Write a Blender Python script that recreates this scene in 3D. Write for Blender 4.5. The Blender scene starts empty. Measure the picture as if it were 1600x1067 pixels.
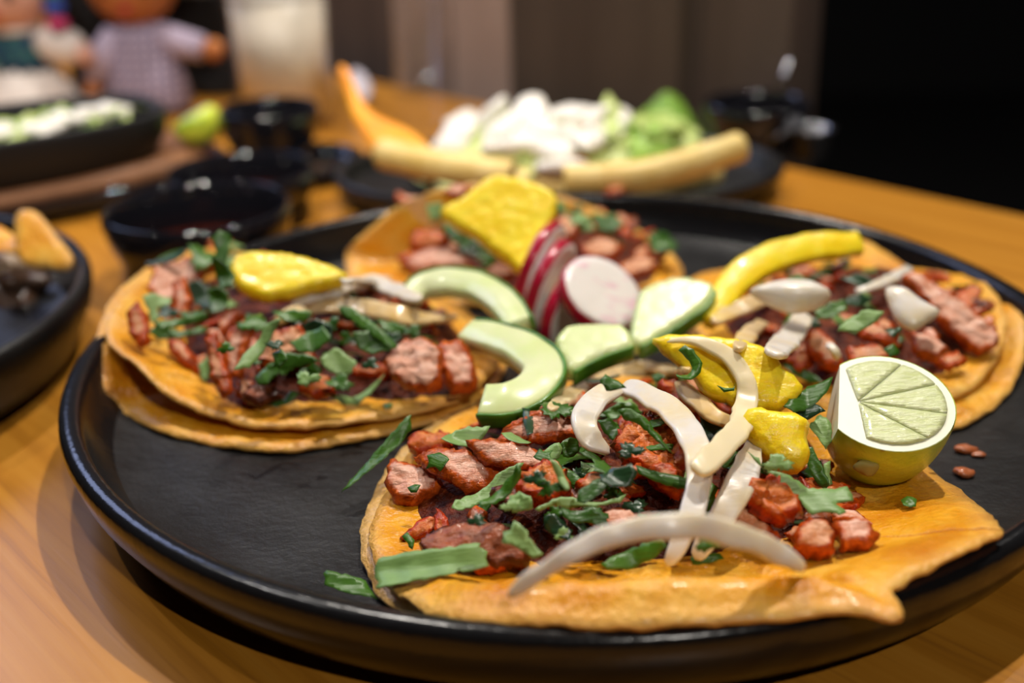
import bpy, math, random
import numpy as np
from mathutils import Vector, Matrix, noise as mnoise
from mathutils.bvhtree import BVHTree
from mathutils.geometry import delaunay_2d_cdt

sc = bpy.context.scene
COL = sc.collection
rnd = random.Random(7)

# ------------------------------------------------------------------ camera
FPX, R, H = 1800.0, 0.150, 0.026
_n = np.array([-.0257, -.9155, -.4010]); _n /= np.linalg.norm(_n)
_c = np.array([.1246, -.027, 2.360]) * R
_x = np.array([1., 0, 0]) - _n * _n[0]; _x /= np.linalg.norm(_x)
M = np.stack([_x, np.cross(_n, _x), _n])
EYE = M @ (-_c) + np.array([0, 0, H])
cam = bpy.data.cameras.new('camera'); camo = bpy.data.objects.new('camera', cam); COL.objects.link(camo)
cam.sensor_fit = 'HORIZONTAL'; cam.sensor_width = 36; cam.lens = 36 * FPX / 1600
cam.clip_start = .01; cam.clip_end = 30
r_, u_, b_ = M @ [1, 0, 0], M @ [0, -1, 0], M @ [0, 0, -1]
camo.matrix_world = Matrix([[r_[i], u_[i], b_[i], EYE[i]] for i in range(3)] + [[0, 0, 0, 1]])
cam.dof.use_dof = True; cam.dof.focus_distance = .274; cam.dof.aperture_fstop = 5.9
sc.camera = camo

# ------------------------------------------------------------------ light and exposure
sc.view_settings.view_transform = 'Standard'; sc.view_settings.look = 'None'
sc.view_settings.gamma = 1; sc.view_settings.use_curve_mapping = False
sc.view_settings.exposure = 0.90
try: sc.cycles.use_denoising = True
except Exception: pass
wd = bpy.data.worlds.new('room_dark'); sc.world = wd; wd.use_nodes = True
wd.node_tree.nodes['Background'].inputs[0].default_value = (.9, .75, .62, 1)
wd.node_tree.nodes['Background'].inputs[1].default_value = .015
def lamp(name, kind, loc, target, energy, color, size=.05, spot=None, blend=.5):
    l = bpy.data.lights.new(name, kind); o = bpy.data.objects.new(name, l); COL.objects.link(o)
    l.energy = energy; l.color = color; o.location = loc
    if kind == 'AREA': l.shape = 'DISK'; l.size = size
    else: l.shadow_soft_size = size
    if kind == 'SPOT': l.spot_size = spot or 1.2; l.spot_blend = blend
    o.rotation_euler = (Vector(target) - Vector(loc)).to_track_quat('-Z', 'Y').to_euler()
    return o
lamp('ceiling_spot', 'AREA', (.30, .42, 1.45), (0, .05, 0), 9.0, (1, .93, .83), .04)
lamp('ceiling_spot', 'AREA', (-.38, .75, 1.5), (0, .1, 0), 6.0, (1, .93, .84), .04)
lamp('ceiling_spot', 'AREA', (.35, -1.0, 1.15), (.03, -.05, 0), 3.4, (1, .93, .84), .04)
lamp('ceiling_spot', 'AREA', (.9, 1.1, 1.6), (.1, .1, 0), 2.0, (1, .95, .88), .04)
lamp('ceiling_spot', 'AREA', (-1.0, .35, 1.6), (-.1, .1, 0), 2.5, (1, .95, .90), .04)
lamp('added_wall_fill', 'SPOT', (-.20, -.9, 1.5), (-.18, .62, .02), 46, (1, .92, .84), .05, math.radians(27), .5)  # unseen fill lamp, added to brighten the dolls and wall panels
lamp('window_glow', 'AREA', (-1.3, 1.3, 1.3), (0, .1, 0), 5.5, (.5, .6, 1), .9)

# ------------------------------------------------------------------ materials
def rgba(c): return (c[0], c[1], c[2], 1)
class Mat:
    def __init__(s, name, rough=.5, spec=.5, coat=0, sss=0, sssr=(1, .6, .4), scale=.003, trans=0, ior=1.45, metal=0, coatr=.1):
        s.m = bpy.data.materials.new(name); s.m.use_nodes = True
        s.t = s.m.node_tree; s.b = s.t.nodes['Principled BSDF']; i = s.b.inputs
        i['Roughness'].default_value = rough; i['Specular IOR Level'].default_value = spec
        i['Coat Weight'].default_value = coat; i['Coat Roughness'].default_value = coatr
        i['Subsurface Weight'].default_value = sss; i['Subsurface Radius'].default_value = sssr; i['Subsurface Scale'].default_value = scale
        i['Transmission Weight'].default_value = trans; i['IOR'].default_value = ior; i['Metallic'].default_value = metal
        s.co = s.t.nodes.new('ShaderNodeTexCoord').outputs['Object']
    def N(s, typ, **kw):
        n = s.t.nodes.new(typ)
        for k, v in kw.items(): setattr(n, k, v)
        return n
    def L(s, a, b): s.t.links.new(a, b)
    def noise(s, scale, detail=4, rough=.6, stretch=None, rot=0, off=None):
        co = s.co
        if stretch or off:
            mp = s.N('ShaderNodeMapping'); s.L(co, mp.inputs[0]); co = mp.outputs[0]
            if stretch: mp.inputs['Scale'].default_value = stretch
            mp.inputs['Rotation'].default_value = (0, 0, rot)
            if off: mp.inputs['Location'].default_value = off
        n = s.N('ShaderNodeTexNoise'); s.L(co, n.inputs['Vector'])
        n.inputs['Scale'].default_value = scale; n.inputs['Detail'].default_value = detail; n.inputs['Roughness'].default_value = rough
        return n.outputs['Fac']
    def ramp(s, fac, stops):
        r = s.N('ShaderNodeValToRGB'); s.L(fac, r.inputs[0]); e = r.color_ramp.elements
        while len(e) < len(stops): e.new(.5)
        for k, (p, c) in enumerate(stops): e[k].position = p; e[k].color = rgba(c) if not isinstance(c, float) else (c, c, c, 1)
        return r.outputs[0]
    def mix(s, f, a, b):
        n = s.N('ShaderNodeMix', data_type='RGBA')
        for v, sock in ((f, n.inputs[0]), (a, n.inputs[6]), (b, n.inputs[7])):
            if isinstance(v, (int, float)): sock.default_value = v
            elif isinstance(v, tuple): sock.default_value = rgba(v)
            else: s.L(v, sock)
        return n.outputs[2]
    def math(s, op, a, b=0.0):
        n = s.N('ShaderNodeMath', operation=op)
        for v, sock in ((a, n.inputs[0]), (b, n.inputs[1])):
            if isinstance(v, (int, float)): sock.default_value = v
            else: s.L(v, sock)
        return n.outputs[0]
    def attr(s, name): n = s.N('ShaderNodeAttribute'); n.attribute_name = name; return n.outputs['Fac']
    def rand(s): return s.N('ShaderNodeObjectInfo').outputs['Random']
    def color(s, c):
        if isinstance(c, tuple): s.b.inputs['Base Color'].default_value = rgba(c)
        else: s.L(c, s.b.inputs['Base Color'])
        return s
    def roughness(s, r): s.L(r, s.b.inputs['Roughness']); return s
    def bump(s, h, strength=.3, dist=.001):
        n = s.N('ShaderNodeBump'); n.inputs['Strength'].default_value = strength; n.inputs['Distance'].default_value = dist
        s.L(h, n.inputs['Height']); s.L(n.outputs[0], s.b.inputs['Normal']); return s

def m_plain(name, c, **kw): return Mat(name, **kw).color(c).m
# glazed black stoneware
_m = Mat('black_stoneware', rough=.34, spec=.42)
_m.color(_m.ramp(_m.noise(60, 5), [(.3, (.006, .006, .0065)), (.75, (.012, .0115, .0115))]))
_m.roughness(_m.ramp(_m.noise(35, 6), [(.3, .28), (.7, .48)])).bump(_m.noise(420, 3), .35, .0006); STONE = _m.m
_m = Mat('black_glazed_rim', rough=.2, spec=.5); _m.color((.008, .008, .009)).bump(_m.noise(300, 3), .25, .0006); RIMM = _m.m
_m = Mat('black_gloss', rough=.06, spec=.55); _m.color((.008, .008, .011)); GLOSSBLK = _m.m
_m = Mat('cast_iron', rough=.5, spec=.4); _m.color((.010, .010, .011)).bump(_m.noise(300, 3), .3, .0006); IRON = _m.m
# table wood
_m = Mat('table_wood', rough=.32, spec=.4, coat=.15, coatr=.25)
g1 = _m.noise(1.0, 5, .65, stretch=(5, 110, 20), rot=-.08); g2 = _m.noise(1.0, 3, .5, stretch=(14, 600, 60), rot=-.08, off=(3, 1, 0))
base = _m.ramp(g1, [(.28, (.33, .125, .010)), (.5, (.45, .185, .018)), (.75, (.52, .235, .030))])
_m.color(_m.mix(_m.ramp(g2, [(.56, 0.0), (.72, .5)]), base, (.27, .10, .014))).bump(g2, .06, .0006); WOOD = _m.m
_m = Mat('board_wood', rough=.5); gb = _m.noise(1, 4, .6, stretch=(20, 160, 20))
_m.color(_m.ramp(gb, [(.3, (.16, .065, .025)), (.7, (.30, .13, .055))])); BOARD = _m.m
# tortilla
def tortilla_mat(name, a, b, c, dark):
    m = Mat(name, rough=.36, spec=.45, coat=.06, coatr=.12, sss=.1, sssr=(1, .45, .1), scale=.002)
    n1 = m.noise(55, 5, .6); n2 = m.noise(240, 4, .6, off=(1, 2, 3)); n3 = m.noise(26, 3, .5, off=(5, 2, 1))
    col = m.ramp(n1, [(.30, a), (.52, b), (.72, c)])
    col = m.mix(m.ramp(n2, [(.55, 0.0), (.75, .45)]), col, c)
    col = m.mix(m.ramp(n3, [(.58, 0.0), (.72, .55)]), col, dark)
    e = m.math('MULTIPLY', m.attr('edge'), .75)
    col = m.mix(e, col, (.72, .42, .13))
    m.color(col); m.roughness(m.ramp(n1, [(.3, .26), (.7, .5)])); m.bump(m.math('ADD', n2, m.noise(620, 2, .5)), .6, .0010)
    return m.m
TORT = tortilla_mat('corn_tortilla', (.62, .21, .004), (.74, .33, .010), (.82, .48, .07), (.46, .095, .003))
TORT2 = tortilla_mat('corn_tortilla_dry', (.52, .27, .06), (.60, .36, .11), (.64, .43, .18), (.50, .22, .04))
# marinated pork
def pork_mat(name, flesh1, flesh2, crust, char=.25):
    m = Mat(name, rough=.27, spec=.36, coat=.04, coatr=.06, sss=.06, sssr=(1, .3, .15), scale=.0012)
    n1 = m.noise(170, 5, .65); n2 = m.noise(420, 4, .6, off=(2, 1, 4)); n3 = m.noise(75, 3, .5, off=(7, 3, 1))
    fl = m.mix(m.ramp(m.noise(160, 4, .6, stretch=(1, 3.2, 1)), [(.35, 0.0), (.65, 1.0)]), flesh1, flesh2)
    cr = m.ramp(n2, [(.3, tuple(x * .38 for x in crust)), (.55, crust), (.75, (min(1, crust[0] * 1.5), crust[1] * 2.0, crust[2] * 1.4))])
    f = m.math('ADD', m.attr('edge'), m.math('MULTIPLY', m.math('SUBTRACT', n1, .5), 1.5))
    f = m.math('ADD', f, m.math('MULTIPLY', m.math('SUBTRACT', m.rand(), .5), .5))
    col = m.mix(m.ramp(f, [(.30, 0.0), (.62, 1.0)]), fl, cr)
    col = m.mix(m.ramp(n3, [(.60, 0.0), (.70, char * 2)]), col, (.045, .010, .006))
    m.color(col); m.bump(m.math('ADD', n1, m.math('ADD', n2, m.noise(300, 3, .6, stretch=(1, 3.5, 1)))), .6, .0008); return m.m
PORK = pork_mat('marinated_pork', (.58, .21, .08), (.70, .36, .20), (.48, .062, .004))
PORKP = pork_mat('pale_pink_pork', (.64, .26, .15), (.78, .46, .34), (.52, .085, .008), .12)
PORKR = pork_mat('red_crusted_pork', (.50, .085, .008), (.60, .18, .035), (.43, .036, .002), .3)
PORKD = pork_mat('charred_pork', (.34, .07, .015), (.30, .10, .05), (.10, .018, .006), .5)
_m = Mat('chopped_filling', rough=.45, spec=.2)
_m.color(_m.ramp(_m.noise(210, 5), [(.3, (.02, .004, .002)), (.55, (.12, .018, .004)), (.75, (.30, .07, .016))])).bump(_m.noise(330, 4), .9, .002); FILL = _m.m
# cilantro
def leaf_mat(name, a, b, rough=.36):
    m = Mat(name, rough=rough, spec=.5, sss=.0)
    v = m.noise(380, 3, .6, stretch=(.4, 3, 1))
    c = m.mix(m.rand(), a, b); c = m.mix(m.ramp(m.noise(150, 3), [(.35, .0), (.7, .5)]), c, tuple(x * .55 for x in a))
    m.color(c).bump(v, .35, .0006); return m.m
LEAF = leaf_mat('cilantro_top', (.028, .095, .007), (.066, .18, .013))
LEAFB = leaf_mat('cilantro_underside', (.15, .29, .10), (.21, .34, .14), .5)
LEAFP = leaf_mat('cilantro_pale', (.18, .32, .085), (.24, .37, .12), .42)
LEAFD = leaf_mat('cilantro_dark', (.014, .045, .017), (.022, .065, .022), .28)
# vegetables and fruit
_m = Mat('onion_flesh', rough=.28, spec=.5, coat=.1, coatr=.1, sss=.5, sssr=(1, .85, .6), scale=.003)
_m.color(_m.mix(_m.ramp(_m.noise(80, 3), [(.4, 0.0), (.72, .85)]), (.74, .69, .63), (.74, .60, .34))).bump(_m.noise(260, 2, .5, stretch=(1, 4, 1)), .15, .0005); ONION = _m.m
_m = Mat('onion_flesh_golden', rough=.28, spec=.5, coat=.3, sss=.35, sssr=(1, .8, .45), scale=.003)
_m.color(_m.mix(_m.ramp(_m.noise(70, 3), [(.35, 0.0), (.7, 1.0)]), (.74, .58, .36), (.70, .45, .14))); ONIONY = _m.m
ONIONM = m_plain('onion_flesh_straw', (.78, .66, .42), rough=.28, coat=.1, sss=.4, sssr=(1, .85, .5), scale=.003)
_m = Mat('pineapple_flesh', rough=.34, spec=.5, coat=.1, sss=.25, sssr=(1, .7, .1), scale=.003)
pn = _m.noise(120, 4, .6, stretch=(1, 3, 1))
_m.color(_m.mix(_m.ramp(pn, [(.35, 0.0), (.68, 1.0)]), (.93, .62, .003), (.95, .76, .03))).bump(_m.math('ADD', pn, _m.noise(420, 3)), .45, .0007); PINE = _m.m
_m = Mat('cucumber_flesh', rough=.3, spec=.5, coat=.2, sss=.25, sssr=(.7, 1, .4), scale=.003)
cf = _m.mix(_m.ramp(_m.noise(60, 3), [(.4, 0.0), (.7, 1.0)]), (.66, .74, .34), (.74, .78, .47))
_m.color(_m.mix(_m.ramp(_m.attr('edge'), [(.35, 0.0), (1.0, .75)]), cf, (.36, .55, .12))); CUKE = _m.m
_m = Mat('cucumber_skin', rough=.3, spec=.5, coat=.3)
_m.color(_m.ramp(_m.noise(120, 3), [(.35, (.03, .13, .008)), (.7, (.10, .28, .02))])); CSKIN = _m.m
_m = Mat('radish_flesh', rough=.35, spec=.5, coat=.15, sss=.3, sssr=(1, .7, .7), scale=.002)
_m.color(_m.mix(_m.ramp(_m.noise(130, 3, .5, stretch=(1, 2.4, 1)), [(.56, 0.0), (.70, .55)]), (.86, .80, .76), (.80, .36, .52))); RADF = _m.m
_m = Mat('radish_skin', rough=.28, spec=.5, coat=.3); _m.color(_m.ramp(_m.noise(90, 3), [(.3, (.36, .003, .022)), (.75, (.52, .008, .05))])); RADS = _m.m
_m = Mat('lime_peel', rough=.3, spec=.5, coat=.25, coatr=.15, sss=.3, sssr=(.7, 1, .2), scale=.002)
lp = _m.ramp(_m.noise(45, 3, .5, off=(.3, .2, 0)), [(.32, (.22, .42, .03)), (.48, (.62, .74, .06)), (.72, (.76, .80, .13))])
lp = _m.mix(_m.ramp(_m.noise(160, 2, .5, off=(4, 4, 1)), [(.70, 0.0), (.76, .8)]), lp, (.20, .11, .02))
_m.color(lp).bump(_m.noise(700, 2), .35, .0006); LIMEP = _m.m
LIMEW = m_plain('lime_pith', (.80, .80, .62), rough=.4, sss=.3, sssr=(1, 1, .7), coat=.15)
_m = Mat('lime_pulp', rough=.22, spec=.6, coat=.6, coatr=.06, sss=.3, sssr=(.8, 1, .4), scale=.004)
ln = _m.noise(200, 4, .6, stretch=(1, 4.5, 1))
_m.color(_m.ramp(ln, [(.3, (.60, .68, .28)), (.7, (.74, .80, .46))])).bump(ln, .6, .0012); LIMEF = _m.m
NUB = m_plain('lime_scar', (.30, .24, .05), rough=.6)
CREAM = Mat('sour_cream', rough=.3, spec=.5, sss=.3, sssr=(1, .9, .8), scale=.004).color((.78, .74, .67)).m
CHEESE = m_plain('fresh_cheese', (.88, .83, .72), rough=.6)
LETT = leaf_mat('lettuce', (.42, .56, .12), (.60, .68, .26), .4)
LETT2 = leaf_mat('lettuce_green', (.20, .42, .04), (.34, .52, .09), .4)
_m = Mat('fried_tortilla', rough=.4, spec=.5); _m.color(_m.ramp(_m.noise(70, 4), [(.3, (.70, .46, .10)), (.7, (.82, .64, .26))])); FLAUTA = _m.m
_m = Mat('corn_chip', rough=.4, spec=.5); _m.color(_m.ramp(_m.noise(50, 4), [(.3, (.80, .24, .004)), (.7, (.90, .40, .01))])); CHIP = _m.m
STEEL = m_plain('steel', (.34, .34, .37), metal=1, rough=.25)
gm = bpy.data.materials.new('clear_glass'); gm.use_nodes = True; gt = gm.node_tree; gt.nodes.remove(gt.nodes['Principled BSDF'])
g_t, g_g, g_l, g_f, g_m = (gt.nodes.new(x) for x in ('ShaderNodeBsdfTransparent', 'ShaderNodeBsdfGlossy', 'ShaderNodeLayerWeight', 'ShaderNodeMath', 'ShaderNodeMixShader'))
g_p = gt.nodes.new('ShaderNodeMath'); g_p.operation = 'POWER'; g_p.inputs[1].default_value = 4; g_l.inputs[0].default_value = .5; gt.links.new(g_l.outputs['Facing'], g_p.inputs[0])
g_f.operation = 'MULTIPLY_ADD'; g_f.inputs[1].default_value = .7; g_f.inputs[2].default_value = .03; gt.links.new(g_p.outputs[0], g_f.inputs[0])
g_t.inputs[0].default_value = (.98, .985, .985, 1); g_g.inputs['Roughness'].default_value = .03
gt.links.new(g_f.outputs[0], g_m.inputs[0]); gt.links.new(g_t.outputs[0], g_m.inputs[1]); gt.links.new(g_g.outputs[0], g_m.inputs[2]); gt.links.new(g_m.outputs[0], gt.nodes['Material Output'].inputs[0]); GLASS = gm
HORCH = m_plain('horchata', (.86, .76, .64), rough=.35)
FOAM = m_plain('drink_foam', (.86, .80, .74), rough=.6)
TOMATO = m_plain('tomato', (.55, .06, .02), rough=.3)
BEANS = m_plain('dark_mushroom', (.07, .035, .02), rough=.35, coat=.3)
MUSH = m_plain('mushroom_cap', (.50, .36, .25), rough=.4, coat=.2)
SALSA = m_plain('dark_salsa', (.035, .006, .003), rough=.1)
CRUMB = m_plain('pork_crumb', (.34, .09, .025), rough=.4, coat=.4)

# ------------------------------------------------------------------ helpers
def V(a): return np.asarray(a, float)
def at(px, py, z):
    d = M @ np.array([(px - 800) / FPX, (py - 533.5) / FPX, 1.]); t = (z - EYE[2]) / d[2]; return EYE + t * d
def ray(px, py):
    d = M @ np.array([(px - 800) / FPX, (py - 533.5) / FPX, 1.]); return d / np.linalg.norm(d)
def pj(p):
    q = M.T @ (V(p) - EYE); return q[0] / q[2] * FPX + 800, q[1] / q[2] * FPX + 533.5
def camdir(x, y, z): v = M @ V((x, y, z)); return v / np.linalg.norm(v)   # x right, y down, z away
UP = np.array([0, 0, 1.])
TOCAM = -ray(900, 600)
def unit(v): v = V(v); return v / (np.linalg.norm(v) + 1e-12)
def nz(p, f, seed=0): return mnoise.noise(Vector((p[0] * f + seed * 7.13, p[1] * f - seed * 3.7, p[2] * f + seed)))
def nzv(p, f, seed=0): return V(mnoise.noise_vector(Vector((p[0] * f + seed * 7.13, p[1] * f - seed * 3.7, p[2] * f + seed))))

def mesh_of(name, verts, faces, mats, idx=None, edge=None, smooth=True):
    me = bpy.data.meshes.new(name)
    me.from_pydata([tuple(map(float, v)) for v in verts], [], [tuple(map(int, f)) for f in faces])
    for m in (mats if isinstance(mats, (list, tuple)) else [mats]): me.materials.append(m)
    if smooth: me.polygons.foreach_set('use_smooth', [True] * len(faces))
    if idx is not None: me.polygons.foreach_set('material_index', [int(i) for i in idx])
    if edge is not None:
        a = me.attributes.new('edge', 'FLOAT', 'POINT'); a.data.foreach_set('value', [float(e) for e in edge])
    me.update(); return me
def place(name, me, loc=(0, 0, 0), parent=None, rot=None):
    o = bpy.data.objects.new(name, me); COL.objects.link(o)
    o.location = tuple(map(float, loc))
    if rot is not None: o.rotation_euler = rot if not isinstance(rot, Matrix) else rot.to_euler()
    if parent: o.parent = parent
    return o
def tag(o, label, cat, group=None, kind=None):
    o['label'] = label; o['category'] = cat
    if group: o['group'] = group
    if kind: o['kind'] = kind
    return o
def empty(name, loc, rotz=0):
    o = bpy.data.objects.new(name, None); COL.objects.link(o); o.location = tuple(map(float, loc)); o.rotation_euler = (0, 0, rotz); o.empty_display_size = .02; return o
class Soup:                                          # what has been laid down so far, for resting things on it
    def __init__(s): s.v, s.f, s.t = [], [], None
    def add(s, verts, faces):
        b = len(s.v); s.v += [tuple(v) for v in verts]; s.f += [tuple(i + b for i in f) for f in faces]; s.t = None
    def add_obj(s, o):
        mw = o.matrix_basis if o.parent is None else o.parent.matrix_basis @ o.matrix_basis
        s.add([mw @ v.co for v in o.data.vertices], [tuple(p.vertices) for p in o.data.polygons])
    def tree(s):
        if s.t is None: s.t = BVHTree.FromPolygons(s.v, s.f)
        return s.t
    def hit(s, px, py):
        l, n, i, d = s.tree().ray_cast(Vector(EYE), Vector(ray(px, py)))
        if l is None: return at(px, py, .01), UP
        n = V(n); return V(l), n if n[2] > 0 else -n
    def drop(s, x, y):
        l, n, i, d = s.tree().ray_cast(Vector((x, y, .2)), Vector((0, 0, -1)))
        if l is None: return V((x, y, .01)), UP
        n = V(n); return V(l), n if n[2] > 0 else -n
S = Soup()
def frame(n, yaw=0, ref=(1, 0, 0)):
    n = unit(n); u = V(ref) - n * np.dot(V(ref), n); u = unit(u); v = np.cross(n, u)
    c, s_ = math.cos(yaw), math.sin(yaw); return c * u + s_ * v, -s_ * u + c * v, n
def mat3(u, v, n): return Matrix([[u[i], v[i], n[i]] for i in range(3)])
def catmull(P, closed, step=None, n=None):
    P = V(P); k = len(P); out = []
    segs = k if closed else k - 1
    for i in range(segs):
        if closed: a, b, c, d = P[(i - 1) % k], P[i], P[(i + 1) % k], P[(i + 2) % k]
        else: a, b, c, d = P[max(i - 1, 0)], P[i], P[i + 1], P[min(i + 2, k - 1)]
        m = n or max(2, int(np.linalg.norm((c - b)[:3]) / step))
        for j in range(m):
            t = j / m; out.append(.5 * (2 * b + (c - a) * t + (2 * a - 5 * b + 4 * c - d) * t * t + (3 * b - a - 3 * c + d) * t ** 3))
    if not closed: out.append(P[-1])
    return V(out)

def slab_geo(poly, thick, rr=.0015, grid=.0016, dome=0, amp=0, freq=300, seed=0, smooth=True, bend=None, jag=0):
    """solid of a flat outline: rounded edge, own thickness; returns verts, faces, face kind (0 top 1 side 2 bottom), edge attribute"""
    P = V(poly)
    if np.sum(P[:, 0] * np.roll(P[:, 1], -1) - np.roll(P[:, 0], -1) * P[:, 1]) < 0: P = P[::-1]
    if smooth: B = catmull(P, True, step=grid)
    else:
        B = []
        for i in range(len(P)):
            a, b = P[i], P[(i + 1) % len(P)]; m = max(1, int(np.linalg.norm(b - a) / grid))
            B += [a + (b - a) * j / m for j in range(m)]
        B = V(B)
    if jag:
        B = V([b + jag * nzv((b[0], b[1], 0), 900, seed)[:2] for b in B])
    lo, hi = B.min(0), B.max(0); nb = len(B); A0, A1 = B, np.roll(B, -1, 0); E = A1 - A0; L2 = (E ** 2).sum(1) + 1e-16
    def dist(q):
        t = np.clip(((q - A0) * E).sum(1) / L2, 0, 1); return np.sqrt((((A0 + E * t[:, None]) - q) ** 2).sum(1).min())
    def inside(q):
        y0, y1 = A0[:, 1], A1[:, 1]; c = (y0 > q[1]) != (y1 > q[1])
        xs = A0[:, 0] + (q[1] - y0) * E[:, 0] / np.where(np.abs(E[:, 1]) < 1e-12, 1e-12, E[:, 1]); return (c & (q[0] < xs)).sum() % 2 == 1
    pts = []; row = 0; y = lo[1]
    while y < hi[1]:
        x = lo[0] + (grid / 2 if row % 2 else 0)
        while x < hi[0]:
            q = V((x, y))
            if inside(q) and dist(q) > grid * .45: pts.append(q)
            x += grid
        y += grid * .87; row += 1
    allp = [Vector(b) for b in B] + [Vector(p) for p in pts]
    v2, e2, f2, *_ = delaunay_2d_cdt(allp, [(i, (i + 1) % nb) for i in range(nb)], [], 1, 1e-7)
    v2 = V([tuple(v) for v in v2]); d = V([dist(q) for q in v2])
    cnt = {}
    for f in f2:
        for i in range(len(f)): a, b = f[i], f[(i + 1) % len(f)]; cnt[(a, b)] = 1
    bd = [e for e in cnt if (e[1], e[0]) not in cnt]
    onb = {i for e in bd for i in e}
    w = 1 - np.clip(d / rr, 0, 1); k = .25 + .25 * np.sqrt(np.clip(1 - w * w, 0, 1))
    dm = dome * np.clip(d / max(d.max(), 1e-9), 0, 1) ** .6
    n = len(v2); top = np.c_[v2, thick * k + dm]; bot = np.c_[v2, -thick * k]
    ver = np.r_[top, bot]
    if bend is not None:
        zz = V([bend(p[0], p[1]) for p in v2]); ver[:n, 2] += zz; ver[n:, 2] += zz
    if amp:
        ver = V([p + amp * nzv(p, freq, seed) + amp * .5 * nzv(p, freq * 2.3, seed + 5) for p in ver])
    fs = [tuple(f) for f in f2] + [tuple(n + i for i in reversed(f)) for f in f2]; kd = [0] * len(f2) + [2] * len(f2)
    for a, b in bd: fs.append((b, a, a + n, b + n)); kd.append(1)
    ed = np.r_[np.clip(1 - d / (rr * 2.2), 0, 1), np.ones(n)]
    return ver, fs, kd, ed

def on_plane(pts, o, n):
    out = []
    for px, py in pts:
        d = ray(px, py); t = np.dot(V(o) - EYE, n) / np.dot(d, n); out.append(EYE + d * t)
    return out
def slab(name, pts, anchor, normal, thick, mats, parent=None, kinds=None, seed=None, **kw):
    """a cut piece whose outline is given by the directions its corners are seen in, laid on its own plane in the scene"""
    n = unit(normal); W = on_plane(pts, anchor, n); c = sum(W) / len(W); u, v, n = frame(n)
    P = [(np.dot(w - c, u), np.dot(w - c, v)) for w in W]
    ver, fs, kd, ed = slab_geo(P, thick, seed=rnd.randint(0, 999) if seed is None else seed, **kw)
    idx = [kinds[k] for k in kd] if kinds else None
    me = mesh_of(name, ver, fs, mats, idx, ed)
    o = place(name, me, c, None, mat3(u, v, n).to_euler())
    o.matrix_basis = Matrix.LocRotScale(Vector(c), mat3(u, v, n), None)
    if parent: o.parent = parent
    return o

def band_geo(pts, widths, thick, normals, cup=0, seed=0, wob=0, nsec=12, taper=(1, 1), pw=.6):
    """strip swept along a path: returns verts, faces; widths across, thick along the normal"""
    P = V(pts); k = len(P); ver, fs = [], []
    T = np.gradient(P, axis=0); T /= np.linalg.norm(T, axis=1)[:, None]
    Bs = []
    for i in range(k):
        n = normals[i] - T[i] * np.dot(normals[i], T[i]); n = unit(n); b = np.cross(T[i], n); Bs.append(b); w = widths[i]
        s = i / (k - 1); e = 1.
        if s < .08: e *= taper[0] + (1 - taper[0]) * math.sqrt(max(0, 1 - (1 - s / .08) ** 2))
        if s > .92: e *= taper[1] + (1 - taper[1]) * math.sqrt(max(0, 1 - (1 - (1 - s) / .08) ** 2))
        for j in range(nsec):
            a = 2 * math.pi * j / nsec; cx, cy = math.cos(a), math.sin(a)
            x = math.copysign(abs(cx) ** pw, cx) * w / 2 * max(e, .03); z = math.copysign(abs(cy) ** pw, cy) * thick / 2 * max(e, .15)
            z += cup * (x / (w / 2 + 1e-9)) ** 2
            p = P[i] + b * x + n * z
            if wob: p = p + wob * nzv(p, 180, seed)
            ver.append(p)
    for i in range(k - 1):
        for j in range(nsec):
            a, b = i * nsec + j, i * nsec + (j + 1) % nsec; fs.append((a, b, b + nsec, a + nsec))
    fs.append(tuple(reversed(range(nsec)))); fs.append(tuple(range((k - 1) * nsec, k * nsec)))
    return V(ver), fs, V(Bs)
def band(name, pts, width, thick, mat, hint=None, cup=0, parent=None, taper=(1, 1), wob=.0006, rel=True, pw=.6, edge=None):
    """pts: (px, py, lift over what lies below) or, with rel False, (px, py, height)"""
    z = []
    for px, py, l in pts: z.append(S.hit(px, py)[0][2] + l if rel else l)
    if rel and len(z) > 2:
        zz = list(z)
        for i in range(1, len(z) - 1): z[i] = max(zz[i] - .001, .25 * zz[i - 1] + .5 * zz[i] + .25 * zz[i + 1])
    W = [at(p[0], p[1], zi) for p, zi in zip(pts, z)]
    C = catmull(W, False, step=.0012); k = len(C)
    ws = np.interp(np.linspace(0, 1, k), np.linspace(0, 1, len(width)), width) if isinstance(width, (list, tuple)) else [width] * k
    h = unit(hint if hint is not None else UP * .6 + TOCAM * .6)
    ver, fs, B = band_geo(C, ws, thick, [h] * k, cup, rnd.randint(0, 99), wob, taper=taper, pw=pw)
    c = ver.mean(0); o = place(name, mesh_of(name, ver - c, fs, mat), c, parent)
    return o, C, ws, B
def lathe(prof, n=96, cx=1., cy=1., a0=0, a1=2 * math.pi):
    full = abs(a1 - a0 - 2 * math.pi) < 1e-6; m = n if full else n + 1
    ver = [(r * math.cos(a0 + (a1 - a0) * j / n) * cx, r * math.sin(a0 + (a1 - a0) * j / n) * cy, z) for r, z in prof for j in range(m)]
    fs = []
    for i in range(len(prof) - 1):
        for j in range(n):
            a, b = i * m + j, i * m + (j + 1) % m; fs.append((a, b, b + m, a + m))
    return ver, fs
def disc_close(ver, fs, i0, n, flip):
    f = tuple(range(i0, i0 + n)); fs.append(f if not flip else f[::-1])
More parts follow.
